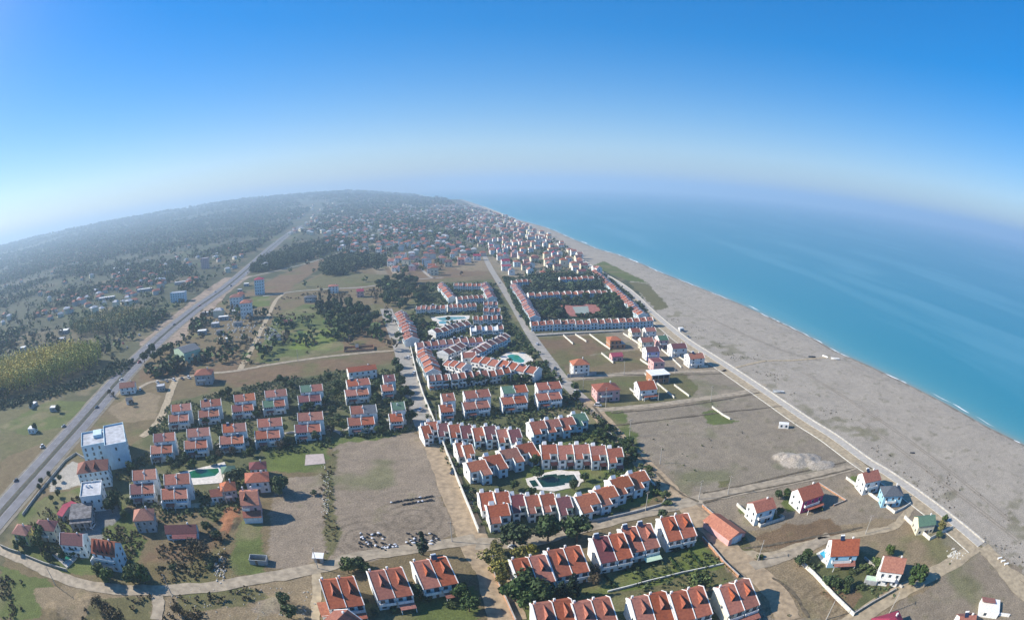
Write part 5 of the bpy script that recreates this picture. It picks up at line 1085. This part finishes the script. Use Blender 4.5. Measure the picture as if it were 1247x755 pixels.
T('G',7.5,(158.6,568),(130,700),(120,694)); T('D',9,(141,607),(133,612)); T('G',8.5,(48,649),(46,660)); T('G',6,(26,658),(20,664)); T('G',8,(157,699),(165,694),(172,699)); T('D',8,(185.5,526)); T('G',8.5,(291,576),(341,589),(283,580)); T('G',6,(338,597),(333,587)); T('A',7,(241,671),(236,664),(249,668)); T('S',4,(210,690),(382,600),(255,690),(262,633),(255,640)); T('A',8,(129,742),(120,735),(140,747)); T('A',5,(215,741),(228,748),(238,752)); T('D',5,(66,669),(75,676),(88,672),(58,679))
T('D',9.5,(185,424),(200,424),(175,434),(187,433),(194,429)); T('D',7,(207,425),(180,428)); T('D',4,(60,577),(50,585),(66,588),(47,592),(72,581),(70,600),(62,605)); T('A',5,(138,480),(133,478),(160,490)); T('D',6,(38,492),(70,497),(42,520))
T('D',7,(410,467),(414,472),(455,474),(461,468),(458,484)); T('D',6,(348,462),(354,466),(400,458),(407,478),(380,492),(388,497),(404,500),(372,496),(396,488)); T('D',6.5,(270,480),(278,476),(340,462)); T('D',5.5,(250,512),(310,497),(352,488),(300,535),(262,560),(222,560),(215,566),(235,565),(350,535),(345,520),(312,503),(268,528),(385,530),(412,508),(418,518),(455,500),(461,508),(466,515),(462,522),(500,478)); T('A',6,(283,547),(268,552),(402,522),(340,540)); T('G',5,(240,550),(225,556),(206,560),(158,612),(150,625),(170,640),(255,560),(305,550),(455,490),(470,488),(447,522),(250,640),(262,650)); T('S',5,(190,560),(300,552),(322,545),(420,528),(440,530),(478,520),(492,522),(400,536))
T('D',5,(508,406),(512,398),(515,390),(520,383),(516,376),(560,398),(570,402),(575,392),(545,388),(557,410),(530,430),(534,440),(538,448),(533,420),(620,440),(630,425),(645,430),(650,447),(612,425),(605,430),(598,437))
T('G',6,(345,730),(352,745)); T('D',4.5,(470,352),(520,350)); T('G',7,(548,306),(541,311)); T('Y',6,(566,300),(568,305))
REL=[('right of',(1,0)),('left of',(-1,0)),('behind',(0,1)),('in front of',(0,-1))]
SZ=lambda k,s: 'tall ' if (s>=8 and k!='S') else ('small ' if s<4.6 and k!='S' else '')
from collections import defaultdict
bk_=defaultdict(list)
for kind,size,x,y in TL:
    dmin=min(LM,key=lambda q:(q[0]-x)**2+(q[1]-y)**2); dx,dy=x-dmin[0],y-dmin[1]
    rel=max(REL,key=lambda q:q[1][0]*dx+q[1][1]*dy)[0]; bk_[(SZ(kind,size)+TWORD[kind],rel,dmin[2])].append((math.hypot(dx,dy),kind,size,x,y))
for (w_,rel,ph),lst in bk_.items():
    lst.sort()
    for i,(dd,kind,size,x,y) in enumerate(lst):
        suf='' if len(lst)==1 else (', nearest' if i==0 else ', farthest' if i==len(lst)-1 else ', '+ORD[i]+' nearest')
        tree_at(x,y,size,kind,w_+' '+rel+' '+ph+suf,'trees and bushes in the gardens and streets')
# woods of trees that nothing tells apart
def wood(pxpoly,n,smin,smax,kinds,label,grp,dm=.55):
    P=GP(pxpoly,2); out=[]; x0,x1=min(p[0] for p in P),max(p[0] for p in P); y0,y1=min(p[1] for p in P),max(p[1] for p in P)
    for _ in range(n*60):
        x,y=random.uniform(x0,x1),random.uniform(y0,y1)
        if not inpoly(np.array([x]),np.array([y]),P)[0] or not clear_of(x,y,-1): continue
        s=random.uniform(smin,smax)
        if any((x-a)**2+(y-b)**2<((s+c)*dm/2)**2 for a,b,c in out): continue
        out.append((x,y,s)); k=random.choice(kinds); tree_at(x,y,s,k,label%TWORD[k] if '%' in label else label,grp)
        if len(out)>=n: break
wood([(384,375),(398,362),(420,366),(445,378),(460,390),(452,402),(428,411),(405,400),(388,388)],46,8,12,'DDDC','%s in the meadow wood above the brick enclosure','trees of the meadow wood')
wood([(456,348),(475,338),(508,341),(518,350),(512,366),(482,376),(460,364)],48,8,12,'DDD','%s in the round wood beside the brown field','trees of the round wood')
leafmass('wood','D',[(x,y,0,rg.uniform(2.6,5.8),rg.uniform(5,15)) for x,y in fill([(302,333),(318,318),(345,306),(378,299),(415,289),(425,300),(400,309),(370,318),(335,331)],6.5) if clear_of(x,y,1) and float(fbm(x,y,30,3))>.42],'long dark wood beside the highway with a wisp of smoke at its edge','wood',.20,90)
leafmass('wood','D',[(x,y,0,rg.uniform(2.6,5.8),rg.uniform(5,15)) for x,y in fill([(388,330),(400,317),(440,311),(468,314),(474,325),(440,334),(400,337)],6.5) if clear_of(x,y,1) and float(fbm(x,y,30,3))>.42],'scrubby dark wood between the two upper lanes','wood',.20,90)
leafmass('wood','D',[(x,y,0,rg.uniform(2.6,5.8),rg.uniform(5,15)) for x,y in fill([(648,340),(680,338),(700,341),(735,340),(735,352),(700,355),(650,355)],6.5) if clear_of(x,y,1) and float(fbm(x,y,30,3))>.42],'dark trees packed into the rear court of the tree-filled estate','wood',.20,90)
wood([(650,370),(665,366),(740,360),(765,370),(775,382),(740,386),(735,372),(690,367),(682,374),(690,384),(665,386)],30,7,11,'DDGC','%s around the red sports court','trees around the sports court')
# ---------------------------------------------------------------- walls, fences, sea wall
def wall(px,h,m,label,name='garden_wall',t=.3,cat='wall',world=None,cap=True,posts=0):
    P=world or GP(px); A=offs(P,-t/2);B=offs(P,t/2); n_=len(P); mb=MB(); z0=-.3
    mb.add([(a,b,z0) for a,b in A]+[(a,b,z0) for a,b in B]+[(a,b,h) for a,b in A]+[(a,b,h) for a,b in B],
      [f for i in range(n_-1) for f in ((i,i+1,2*n_+i+1,2*n_+i),(n_+i+1,n_+i,3*n_+i,3*n_+i+1),(2*n_+i,2*n_+i+1,3*n_+i+1,3*n_+i))]+[(0,2*n_,3*n_,n_),(n_-1,2*n_-1,4*n_-1,3*n_-1)])
    r=empty(name,P[0][0],P[0][1]); mb.v=[(x-P[0][0],y-P[0][1],z) for x,y,z in mb.v]; mb.build('wall_body',M[m],r)
    if cap:
        c=MB(); A=offs(P,-t/2-.06);B=offs(P,t/2+.06); c.add([(a-P[0][0],b-P[0][1],h+.01) for a,b in A]+[(a-P[0][0],b-P[0][1],h+.01) for a,b in B]+[(a-P[0][0],b-P[0][1],h+.1) for a,b in A]+[(a-P[0][0],b-P[0][1],h+.1) for a,b in B],
          [f for i in range(n_-1) for f in ((i,i+1,2*n_+i+1,2*n_+i),(n_+i+1,n_+i,3*n_+i,3*n_+i+1),(2*n_+i,2*n_+i+1,3*n_+i+1,3*n_+i),(i+1,i,n_+i,n_+i+1))]+[(0,2*n_,3*n_,n_),(n_-1,2*n_-1,4*n_-1,3*n_-1)]); c.build('coping',M['concrete' if m!='gwall' else 'gwall'],r)
    return tag(r,label,cat)
wall([(500,424),(508,459),(516,484),(525.4,506.3),(542,547.6),(553.8,576.8),(564,602.7),(572.7,623.3),(583,649)],2.0,'gwall','long cream boundary wall along the grey and brown street','boundary_wall',.35)
wall([(597,690),(606,710),(617,733),(628,758)],1.5,'bwall','brick boundary wall running to the bottom edge beside the brown street','boundary_wall')
wall(None,.9,'concrete','long pale sea wall between the promenade and the beach','sea_wall',.45,world=[p for p in offs(smooth(PE,6),.3)])
wall([(855,656),(868,670),(881,686),(899,703)],1.2,'bwall','brick wall of the villa gardens along the dirt street')
wall([(881,687),(830,698),(790,708),(740,721)],.7,'gwall','low pale wall behind the garden path above the bottom villas')
wall([(897,615.4),(905,623),(925.7,642),(940,637),(954.4,632.5),(945,624.5)],1.3,'gwall','white garden wall around the lone white-sided house')
wall([(1030,583),(1045,594),(1058,602),(1089,625.3),(1100,620),(1108,614.5)],1.3,'gwall','pale wall enclosing the blue house and its neighbour')
wall([(1100.7,631),(1115,644),(1131.6,657.7),(1148,649),(1160,643)],1.5,'gwall','cream wall with pale top in front of the green-roofed cottage')
wall([(968.9,681),(990,700),(1015,727),(1039,750.4)],1.5,'gwall','long white wall left of the vegetable gardens')
wall([(1039,749),(1060,736),(1090,719)],1.2,'hwall','dark hedge-covered wall below the vegetable gardens','hedge_wall')
wall([(1052,680),(1075,700),(1098,716)],1.0,'concrete','low concrete wall between the two bottom right gardens')
wall([(686,409),(697.7,419.5)],1.2,'gwall','short pale plot wall nearest the eastern street on the dry lots')
wall([(700.6,408),(714,416.6)],1.2,'gwall','second short pale plot wall from the eastern street on the dry lots')
wall([(718,408),(730,417),(743,426)],1.2,'gwall','long yellowish plot wall left of the orange brick house')
wall([(732.4,431),(746.8,442.5)],1.2,'gwall','pale wall left of the crimson-roofed hut')
wall([(759,407),(770,414),(780.5,421.4)],1.2,'gwall','yellow-topped wall right of the orange brick house')
wall([(779.5,427),(794,437.7)],1.2,'gwall','pale wall at the foot of the violet house')
wall([(779.5,438.7),(794,448)],1.2,'gwall','pale wall left of the flat-roofed brick house')
wall([(785,456),(803,470),(821,485)],1.0,'gwall','pale wall running below the flat-roofed brick house to the dirt road')
wall([(767,474.3),(783.4,487.8)],1.0,'gwall','short white wall left of the red-porched house')
wall([(821,469.5),(839,483)],1.0,'gwall','pale wall on the right of the small green plot')
wall([(805.5,426),(817,436),(829.6,448)],1.0,'gwall','pale wall between the violet house and the maroon-roofed house')
wall([(824.8,434),(845,447.4),(862,447)],1.0,'gwall','pale wall in front of the huge white gable')
wall([(867,496.4),(880,506),(889,511)],1.0,'gwall','short white wall alone beside the green patch on the sandy lot')
wall([(653,410),(700,407),(758,404)],1.0,'hwall','low wall along the front gardens of the tree-filled estate')
wall([(691,459.5),(705,459),(726,456.5)],2.2,'greyw','grey wall in front of the white pyramid-roofed villa')
wall([(1.6,666),(13,671),(26,675)],1.4,'hwall','mossy stone wall at the far left beside the dirt road')
wall([(32,678),(54,687),(82.6,695.5)],1.2,'hwall','mossy wall in front of the garden with the dark green pool')
wall([(713,637),(740,632),(775,624),(806,615),(811,607)],1.0,'greyw','grey low wall below the lawn of the staggered row')
wall([(783,578),(790,585),(798,594)],1.2,'gwall','short wall right of the staggered row lawn')
wall([(735,520),(742,529),(748,534)],1.2,'gwall','white wall at the right end of the blue-shaded row')
wall([(983,640-12),(985,616),(1012,604),(1018,609)],.8,'bwall','low brick edging round the bare plot right of the magenta villa') if False else wall([(997,589),(1008,596),(1030,610),(1015,616)],.7,'bwall','orange brick edging of the plot right of the magenta villa')
wall([(855,617),(868,628),(884,640)],1.3,'bwall','pinkish wall from the junction to the barn')
wall([(492,497),(497,508)],1.4,'concrete','low wall right of the green-backed narrow house')
wall([(297,633),(317,632)],1.1,'greyw','grey fence closing the garden below the tall orange-roofed house','garden_fence')
wall([(105,560),(93,553),(80,562),(65,580),(45,605),(28,628)],1.2,'concrete','concrete boundary wall of the school along the highway','boundary_wall')
wall([(1170,648),(1150,634),(1120,613),(1090,592),(1062,572)],.5,'concrete','low kerb wall of the sandy shore road','kerb_wall') if False else None
for i,(a,b,lb) in enumerate([((776,694),(784,708),'leftmost low dark hedge dividing the villa back gardens'),((815,679),(828,697.5),'low dark hedge dividing the villa gardens below the awning villa'),((832,664),(855,690),'long low dark hedge below the street-corner villa'),((735,700),(750,716),'short dark hedge right of the brown garden tree'),((881,686),(900,703),'dark hedge line inside the brick garden wall')]):
    A=Vector((*G(*a),0));B=Vector((*G(*b),0)); n_=int((B-A).length/.5)+1; hm_=leafmesh('hedge_leaves%d'%i,'D',10,1,1,0,2,.3,i); V=[];
    it=[(A.x+(B.x-A.x)*k/n_,A.y+(B.y-A.y)*k/n_,0,.45,.9) for k in range(n_)]; o=leafmass('hedge','D',it,lb,'hedge',.5,30); del o['kind']
# ---------------------------------------------------------------- poles
def pole_proto():
    r=empty('utility_pole'); MB().cyl((0,0,-.2),(0,0,9.2),.19,.11,8).build('mast',M['concrete'],r)
    c=MB(); c.box(-1.0,1.0,-.07,.07,8.5,8.64); a=c.build('crossarm',M['wood'],r)
    for x in (-.85,0,.85): MB().cyl((x,0,8.64),(x,0,8.9),.06,.04,6).build('insulator',M['tank'],a)
    return r
pp=None
for i,(px,py,lab) in enumerate([(766.7,530.8,'on the sandy lot edge right of the dirt street, upper one'),(803.6,564.7,'on the sandy lot edge right of the dirt street, middle one'),(850.8,608,'at the corner of the big sandy lot by the junction'),(786,622,'beside the lawn of the staggered row'),(922.6,682.5,'at the grassy fork left of the vegetable gardens'),(1083,746,'near the bottom edge beside the sandy road'),(1006,754,'cut by the bottom edge left of the gardens'),(1053.6,650.4,'on the sandy ground behind the garden-pool house'),(886,602,'at the upper road left of the lone house'),(672.7,408,'at the left end of the estate front row'),(714,405,'in front of the middle of the estate front row'),(758.4,403,'at the shore end of the estate front row'),(710,476,'left of the pink villa'),(737.6,495.5,'in front of the pink villa'),(801.7,487.8,'in front of the red-porched house'),(821.9,454,'below the maroon-roofed house, left of two'),(865.6,487.8,'on the sandy lot near its green patch'),(694.5,461.8,'at the left corner of the white pyramid-roofed villa'),(760,456,'on the lot between the two hipped villas'),(209,723.3,'on the left dirt road with dark base'),(68,712.4,'leaning over the left dirt road'),(387.3,692,'beside the small pale-roofed hut'),(277,614,'beside the orange soil pit'),(550.5,659.5,'at the corner of the brown street and the bare lot'),(363,440,'on the lane below the meadow'),(468.4,380.6,'near the start of the grey street, right of two'),(453.3,380.6,'near the start of the grey street, left of two'),(737.5,496-6,'behind the white car on the dirt street'),(601,700,'by the brick wall at the brown street'),(532,519,'at the bend where the grey street turns to dirt')]):
    if pp is None: pp=pole_proto(); index_children(); r=pp
    else: r=copy_tree(pp)
    r.location=(*G(px,py),0); r.rotation_euler=(0,0,random.uniform(0,3)); tag(r,'pale concrete utility pole '+lab,'pole','utility poles')
# ---------------------------------------------------------------- pools and courts
def px8(l,ox,oy,s): return [(ox+x/s,oy+y/s) for x,y in l]
def pool(deck,waters,label,dm='concrete',wcol=(.012,.11,.055),zz=.2,rim=True):
    D=GP(deck); cx=sum(p[0] for p in D)/len(D);cy_=sum(p[1] for p in D)/len(D); r=empty('swimming_pool',cx,cy_)
    MB().prism_z([(x-cx,y-cy_) for x,y in D],-.2,zz).build('pool_deck',M[dm],r)
    wmn='pool_water_%.2f'%wcol[1]; wm_=MATS.get(wmn) or mat(wmn,wcol,rough=.12,noise=.1,spec=.22,scale=.2)
    for wpx in waters:
        Wp=GP(wpx); mx_=sum(p[0] for p in Wp)/len(Wp);my=sum(p[1] for p in Wp)/len(Wp)
        big=[(mx_+(x-mx_)*1.06-cx,my+(y-my)*1.06-cy_) for x,y in Wp]; o=MB().prism_z([(x-cx,y-cy_) for x,y in Wp],zz+.03,zz+.06).build('pool_water',wm_,r)
        MB().prism_z(big,zz+.002,zz+.03).build('pool_rim',M['white'],r)
    return tag(r,label,'swimming pool')
M['deck']=mat('pale_pool_deck',(.60,.55,.48),noise=.1,scale=.6)
pool([(209,578),(273.5,562.5),(277,572),(270,588),(212,592)],[[(227,579),(231,574.5),(240,572),(266,570.5),(267,575),(262,579.5),(245,582),(230,582.5)]],'green rounded swimming pool on a pale deck in the western estate','deck')
M_=px8([(0,190),(70,175),(110,150),(340,100),(420,115),(540,115),(590,215),(555,235),(540,270),(400,295),(290,320),(200,310),(60,290),(20,250)],640,560,8.313)
pool(M_,[px8([(110,185),(180,170),(180,158),(310,143),(320,157),(395,148),(400,158),(490,150),(525,205),(450,215),(455,235),(395,240),(400,255),(280,275),(175,280)],640,560,8.313),px8([(35,215),(95,205),(135,265),(75,278)],640,560,8.313)],'dark green step-edged swimming pool on a pale deck in the central estate','deck',(.008,.04,.028))
pool(px8([(400,460),(600,440),(820,440),(810,500),(620,520),(560,555),(440,550)],480,335,8.907),[px8([(450,470),(600,455),(760,455),(790,472),(620,490),(560,498),(500,492)],480,335,8.907),px8([(480,510),(530,495),(575,510),(560,530),(490,530)],480,335,8.907)],'kidney-shaped pale blue swimming pool in the upper white estate','deck',(.10,.28,.30))
pool(px8([(790,260),(870,215),(1000,215),(1100,260),(1090,300),(1060,320),(930,320),(850,300)],500,400,7.335),[px8([(860,245),(900,232),(960,240),(1020,290),(1000,312),(930,300),(880,270)],500,400,7.335)],'round turquoise swimming pool beside the stepped red roofs','deck',(.03,.22,.15))
pool([(994,674),(1004,668),(1016,682),(1010,690),(1001,684)],[[(998,674),(1003,671),(1008,677),(1003,680)]],'small bright blue garden pool beside the red-roofed house with orange porch','gwall',(.05,.35,.50))
pool([(64,676),(80,670),(94,680),(82,692)],[[(70,677),(80,673),(89,680),(79,685)]],'dark green garden pool behind the mossy wall at the lower left','concrete',(.02,.16,.11),zz=.5)
def slab(px,m,label,cat,name,z=.15,inner=None,im=None):
    D=GP(px); cx=sum(p[0] for p in D)/len(D);cy_=sum(p[1] for p in D)/len(D); r=empty(name,cx,cy_); MB().prism_z([(x-cx,y-cy_) for x,y in D],-.2,z).build('surface',m,r)
    if inner: MB().prism_z([(x-cx,y-cy_) for x,y in GP(inner)],z+.004,z+.02).build('playing_area',im,r)
    return tag(r,label,cat)
slab([(372.4,553.7),(393.9,552.5),(396.3,564.4),(371.2,566.8)],mat('pinkish_paving',(.42,.35,.31),noise=.08),'pinkish paved square pad beside the bright lawn','paved pad','paved_pad')
slab([(682.6,372),(728,369.5),(731,379),(722,386),(694,385)],mat('red_court_surface',(.30,.12,.095),noise=.15,scale=.3),'red and grey sports court among trees in the tree-filled estate','sports court','sports_court',inner=[(697,374),(716,373),(718,382),(702,383)],im=mat('grey_court_surface',(.24,.28,.25),noise=.08))
# ---------------------------------------------------------------- vehicles
def car(colr,label,px,py,rz,van=False):
    r=empty('parked_car'); pm=mat('car_paint_%s'%colr[0],colr[1],rough=.3,noise=.02,spec=.6); h=.75 if not van else .9
    b=MB(); b.prism_x([(-2.1,.32),(2.1,.32),(2.15,.62),(2.0,h),(-1.9,h),(-2.15,.65)],-.86,.86); b.build('body',pm,r)
    k=1.38 if not van else 1.95; c=MB(); c.prism_x([(-1.15,h+.01),(1.75,h+.01),(1.3,k),(-.35 if not van else -.9,k)],-.76,.76).build('cabin',M['glass'],r); MB().box(-.72,.72,-.35 if not van else -.85,1.25,k+.01,k+.07).build('car_roof',pm,r)
    for x in (-.84,.84):
        for y in (-1.3,1.35):
            w_=MB().cyl((x-.1,y,.33),(x+.1,y,.33),.33,n=12).build('wheel',M['tyre'],r); s=1 if x>0 else -1; MB().cyl((x+s*.1,y,.33),(x+s*.115,y,.33),.18,n=8).build('rim',M['metal'],w_)
    for x in (-.6,.6): MB().box(x-.18,x+.18,-2.17,-2.12,.5,.62).build('headlight',M['tank'],r)
    r.location=(*G(px,py),.16); r.rotation_euler=(0,0,R(rz)); return tag(r,label,'car')
Wc=('white',(.75,.75,.75)); Dk=('dark_blue',(.03,.04,.06)); Gy=('grey',(.25,.26,.28)); Rd=('red',(.4,.05,.04))
car(Wc,'white car on the grey street beside the cream wall',504.5,455,-15); car(Gy,'grey car turning on the grey street near the lane junction',495,437.5,60); car(Wc,'white hatchback just above the grey car on the grey street',498,436,70)
car(Dk,'dark car parked against the cream wall on the brown street',552,576,-18); car(Wc,'white car stopped in front of the pink villa',728,494.5,75,True); car(Wc,'white van behind the dormered blue house',113.5,642,10,True); car(Wc,'white car under the junction trees behind the lower-left villa',626,668,60)
car(Dk,'dark car at the white kiosk on the shore road',832,404,20); car(Gy,'grey car on the shore road near the orange-gabled house',838,411,10); car(Wc,'white van in the roadside junk beside the sandy track',338,412,60,True); car(Wc,'white car beside the roadside house with red roof',171,475,30); car(Dk,'dark car driving on the highway near the left edge',20,586,-35); car(Wc,'white car driving on the highway beside the poplars',148,463,-28); car(Rd,'red car on the far highway carriageway beyond the junction',243,373,-28); car(Gy,'grey car standing in the alley left of the pool',52,560,100) if False else None
for i,(px,py,c) in enumerate([(52,545,0),(78,520,2),(118,497,1),(133,476,0),(170,442,3),(181,421,0),(212,396,1),(262,356,0),(281,349,2),(301,333,0)]):
    car([Wc,Dk,Gy,Rd][c],['white','dark','grey','red'][c]+' car driving on the highway, '+ORD[i]+' of ten spaced up from the left edge',px,py,-30,i%4==0)
for i,(px,py,c) in enumerate([(487,418,1),(512,500,0),(608,345,0),(633,386,2),(654,420,0),(676,450,1),(700,478,0)]):
    car([Wc,Dk,Gy][c],['white','dark','grey'][c]+' car parked '+('on the grey street' if px<520 else 'along the eastern street')+', '+['upper','lower','farthest','second farthest','middle','fourth farthest','nearest'][i]+' one',px,py,-18)
for i,(px,py) in enumerate([(192,467),(203,465),(212,464),(222,462),(230,461)]): car([Wc,Gy,Wc,Dk,Wc][i],['white','grey','white','dark','white'][i]+' vehicle in the row parked on the lane, '+ordn(i)+' from the left',px,py,65,i%2==0)
for i,(px,py) in enumerate([(145,415),(150,419),(157,412),(163,410),(170,409),(155,424)]): car([Wc,Rd,Gy,Rd,Wc,Gy][i],['white','red','grey','red','white','grey'][i]+' vehicle in the scrap yard above the highway trees, '+ordn(i)+' from the left',px,py,20+40*i,i%2==0)
# ---------------------------------------------------------------- beach and lots: boats, blocks, sacks
def boat(px,py,rz,col,label,s=1.0):
    r=empty('rowing_boat'); n=9; V=[];Fc=[]
    for i in range(n):
        t=i/(n-1); y=-2.6+5.2*t; w_=.95*math.sin(math.pi*min(1,.18+t*.9))**.7 if t<.95 else .08
        V+=[(-w_,y,.85+.25*t*t),(-w_*.6,y,.12),(0,y,0),(w_*.6,y,.12),(w_,y,.85+.25*t*t),(w_*.88,y,.8+.25*t*t),(w_*.5,y,.25),(-w_*.5,y,.25),(-w_*.88,y,.8+.25*t*t)]
    for i in range(n-1):
        for j in range(9): a=i*9+j;b=i*9+(j+1)%9; Fc.append((a,b,b+9,a+9))
    Fc.append(tuple(range(8,-1,-1))); Fc.append(tuple((n-1)*9+j for j in range(9)))
    mb=MB().add(V,Fc); mb.build('hull',mat('boat_'+col[0],col[1],noise=.05),r); b=MB(); b.box(-.75,.75,-1.0,-.75,.55,.6); b.box(-.8,.8,.4,.65,.58,.63); b.build('bench',M['wood'],r)
    r.location=(*G(px,py),.02); r.rotation_euler=(0,.1,R(rz)); r.scale=(s,s,s); return tag(r,label,'boat')
boat(1017,438,60,('white',(.7,.7,.68)),'white boat near the waterline at the end of the sandy track',1.6); boat(1004.5,435,20,('white',(.7,.7,.68)),'white boat tipped up left of the waterline boat',1.2); boat(988.7,435.5,75,('dark',(.06,.07,.08)),'dark boat leftmost of three at the end of the sandy track',1.3); boat(948,478.5,70,('grey',(.5,.52,.52)),'grey-white boat lying just seaward of the promenade',1.6); boat(1111,552,65,('dark',(.06,.07,.08)),'small dark boat alone on the open sand right of the promenade bend',.7)
for i,(px,py) in enumerate([(1217,680.5),(1221,684),(1225,687.5)]):
    r=empty('concrete_bench'); MB().box(-1.1,1.1,-.25,.25,.35,.5).build('seat',M['white'],r)
    for x in (-.8,.8): MB().box(x-.15,x+.15,-.2,.2,0,.345).build('leg',M['white'],r)
    r.location=(*G(px,py),0); r.rotation_euler=(0,0,R(-20)); r.scale=(1.3,1.6,1.6); tag(r,['topmost','middle','lowest'][i]+' of three white benches beside the shore track at the right edge','bench','three white benches')
def sackmesh(seed):
    rg_=random.Random(seed); V=[];Fc=[]; nu,nv=8,5
    for j in range(nv+1):
        ph=-math.pi/2+math.pi*j/nv
        for i in range(nu): th=2*math.pi*i/nu; k=rg_.uniform(.9,1.1); V.append((.75*k*math.cos(ph)**.6*math.cos(th) if abs(math.cos(ph))>1e-3 else 0,.5*k*abs(math.cos(ph))**.6*math.sin(th),.3+.3*math.sin(ph)))
    for j in range(nv):
        for i in range(nu): Fc.append((j*nu+i,j*nu+(i+1)%nu,(j+1)*nu+(i+1)%nu,(j+1)*nu+i))
    return V,Fc
sm_={}
for c,cl in (('black',(.02,.02,.024)),('white',(.55,.56,.58))):
    for s in range(3): m_=MB().add(*sackmesh(s)); sm_[c,s]=m_.mesh('sack',mat('sack_'+c,cl,rough=.6,noise=.1))
def sacks(pts,where,grp,bl=.7):
    for px,py in pts:
        c='black' if random.random()<bl else 'white'; o=bpy.data.objects.new('sack',sm_[c,random.randrange(3)]); C.objects.link(o); x,y=G(px,py); o.location=(x+random.uniform(-.3,.3),y+random.uniform(-.3,.3),.05); o.rotation_euler=(0,0,random.uniform(0,3)); s=random.uniform(.65,1.0); o.scale=(s,s,s*1.1); tag(o,c+' filled sack '+where,'sack',grp)
sacks([(477+i*2.05,612-i*.31+ (0 if j==0 else 4.5)) for j in (0,1) for i in range(25) if not(j==1 and i<7)],'in the long double row on the bare lot','sacks in the double row',.9)
sacks([(437+random.random()*32,649+random.random()*17) for _ in range(42)],'in the left heap at the lower end of the bare lot','sacks in the left heap',.75)
sacks([(465+i*2.4,668-i*.5+random.uniform(-2.5,3)) for i in range(8) for _ in (0,1)],'in the small heap between two larger ones on the bare lot','sacks in the small heap',.6)
sacks([(495+random.random()*38,650+random.random()*14) for _ in range(42)],'in the right heap by the dark conifer on the bare lot','sacks in the right heap',.7)
def stones(name,pts,label,m='concrete',smin=.2,smax=.7):
    mb=MB()
    for px,py in pts:
        x,y=G(px,py); s=random.uniform(smin,smax); a=[Vector((random.uniform(-1,1),random.uniform(-1,1),random.uniform(-.2,1))).normalized()*s for _ in range(6)]
        mb.add([(x+s*math.cos(t),y+s*math.sin(t)*random.uniform(.6,1),-.05) for t in (0,1.6,3.1,4.7)]+[(x+s*.6*math.cos(t+.4),y+s*.6*math.sin(t+.4),s*random.uniform(.5,.9)) for t in (0,1.6,3.1,4.7)],[(4,5,6,7),(0,1,5,4),(1,2,6,5),(2,3,7,6),(3,0,4,7)])
    o=mb.build(name,M[m]); tag(o,label,'rubble',kind='stuff')
stones('rubble',[(random.gauss(397,3),random.uniform(565,625)) for _ in range(90)],'pale rubble scattered in a line between the two bare lots','gwall',.12,.45)
stones('rubble',[(random.gauss(268,4),random.gauss(688,8)) for _ in range(90)],'grey and white rubble heap left of the grassy strip','concrete')
stones('rubble',[(random.gauss(1161,5),random.gauss(676,3)) for _ in range(70)],'white rubble patch left of the promenade end','gwall')
stones('rubble',[(random.uniform(205,385),random.uniform(715,755)) for _ in range(120)],'stones strewn over the rough ground at the bottom left','concrete',.15,.45)
stones('rubble',[(random.gauss(330,6),random.gauss(408,6)) for _ in range(80)]+[(random.gauss(290,14),random.gauss(395,10)) for _ in range(160)],'junk and rubble piled in the roadside yards','greyw',.5,1.6)
stones('beach_debris',[(random.uniform(840,1240),random.uniform(400,650)) for _ in range(420) ],'driftwood and dark debris strewn across the beach','wood',.1,.4) if False else None
dup_=[k for k,v in LABELS.items() if len(v)>1 and not all('group' in o for o in v)]
print('dups without group',dup_[:10]); print('objects',len(C.objects),'labels',len(LABELS)); print('longest',[k for k in LABELS if len(k.split())>16 or len(k.split())<4][:60])
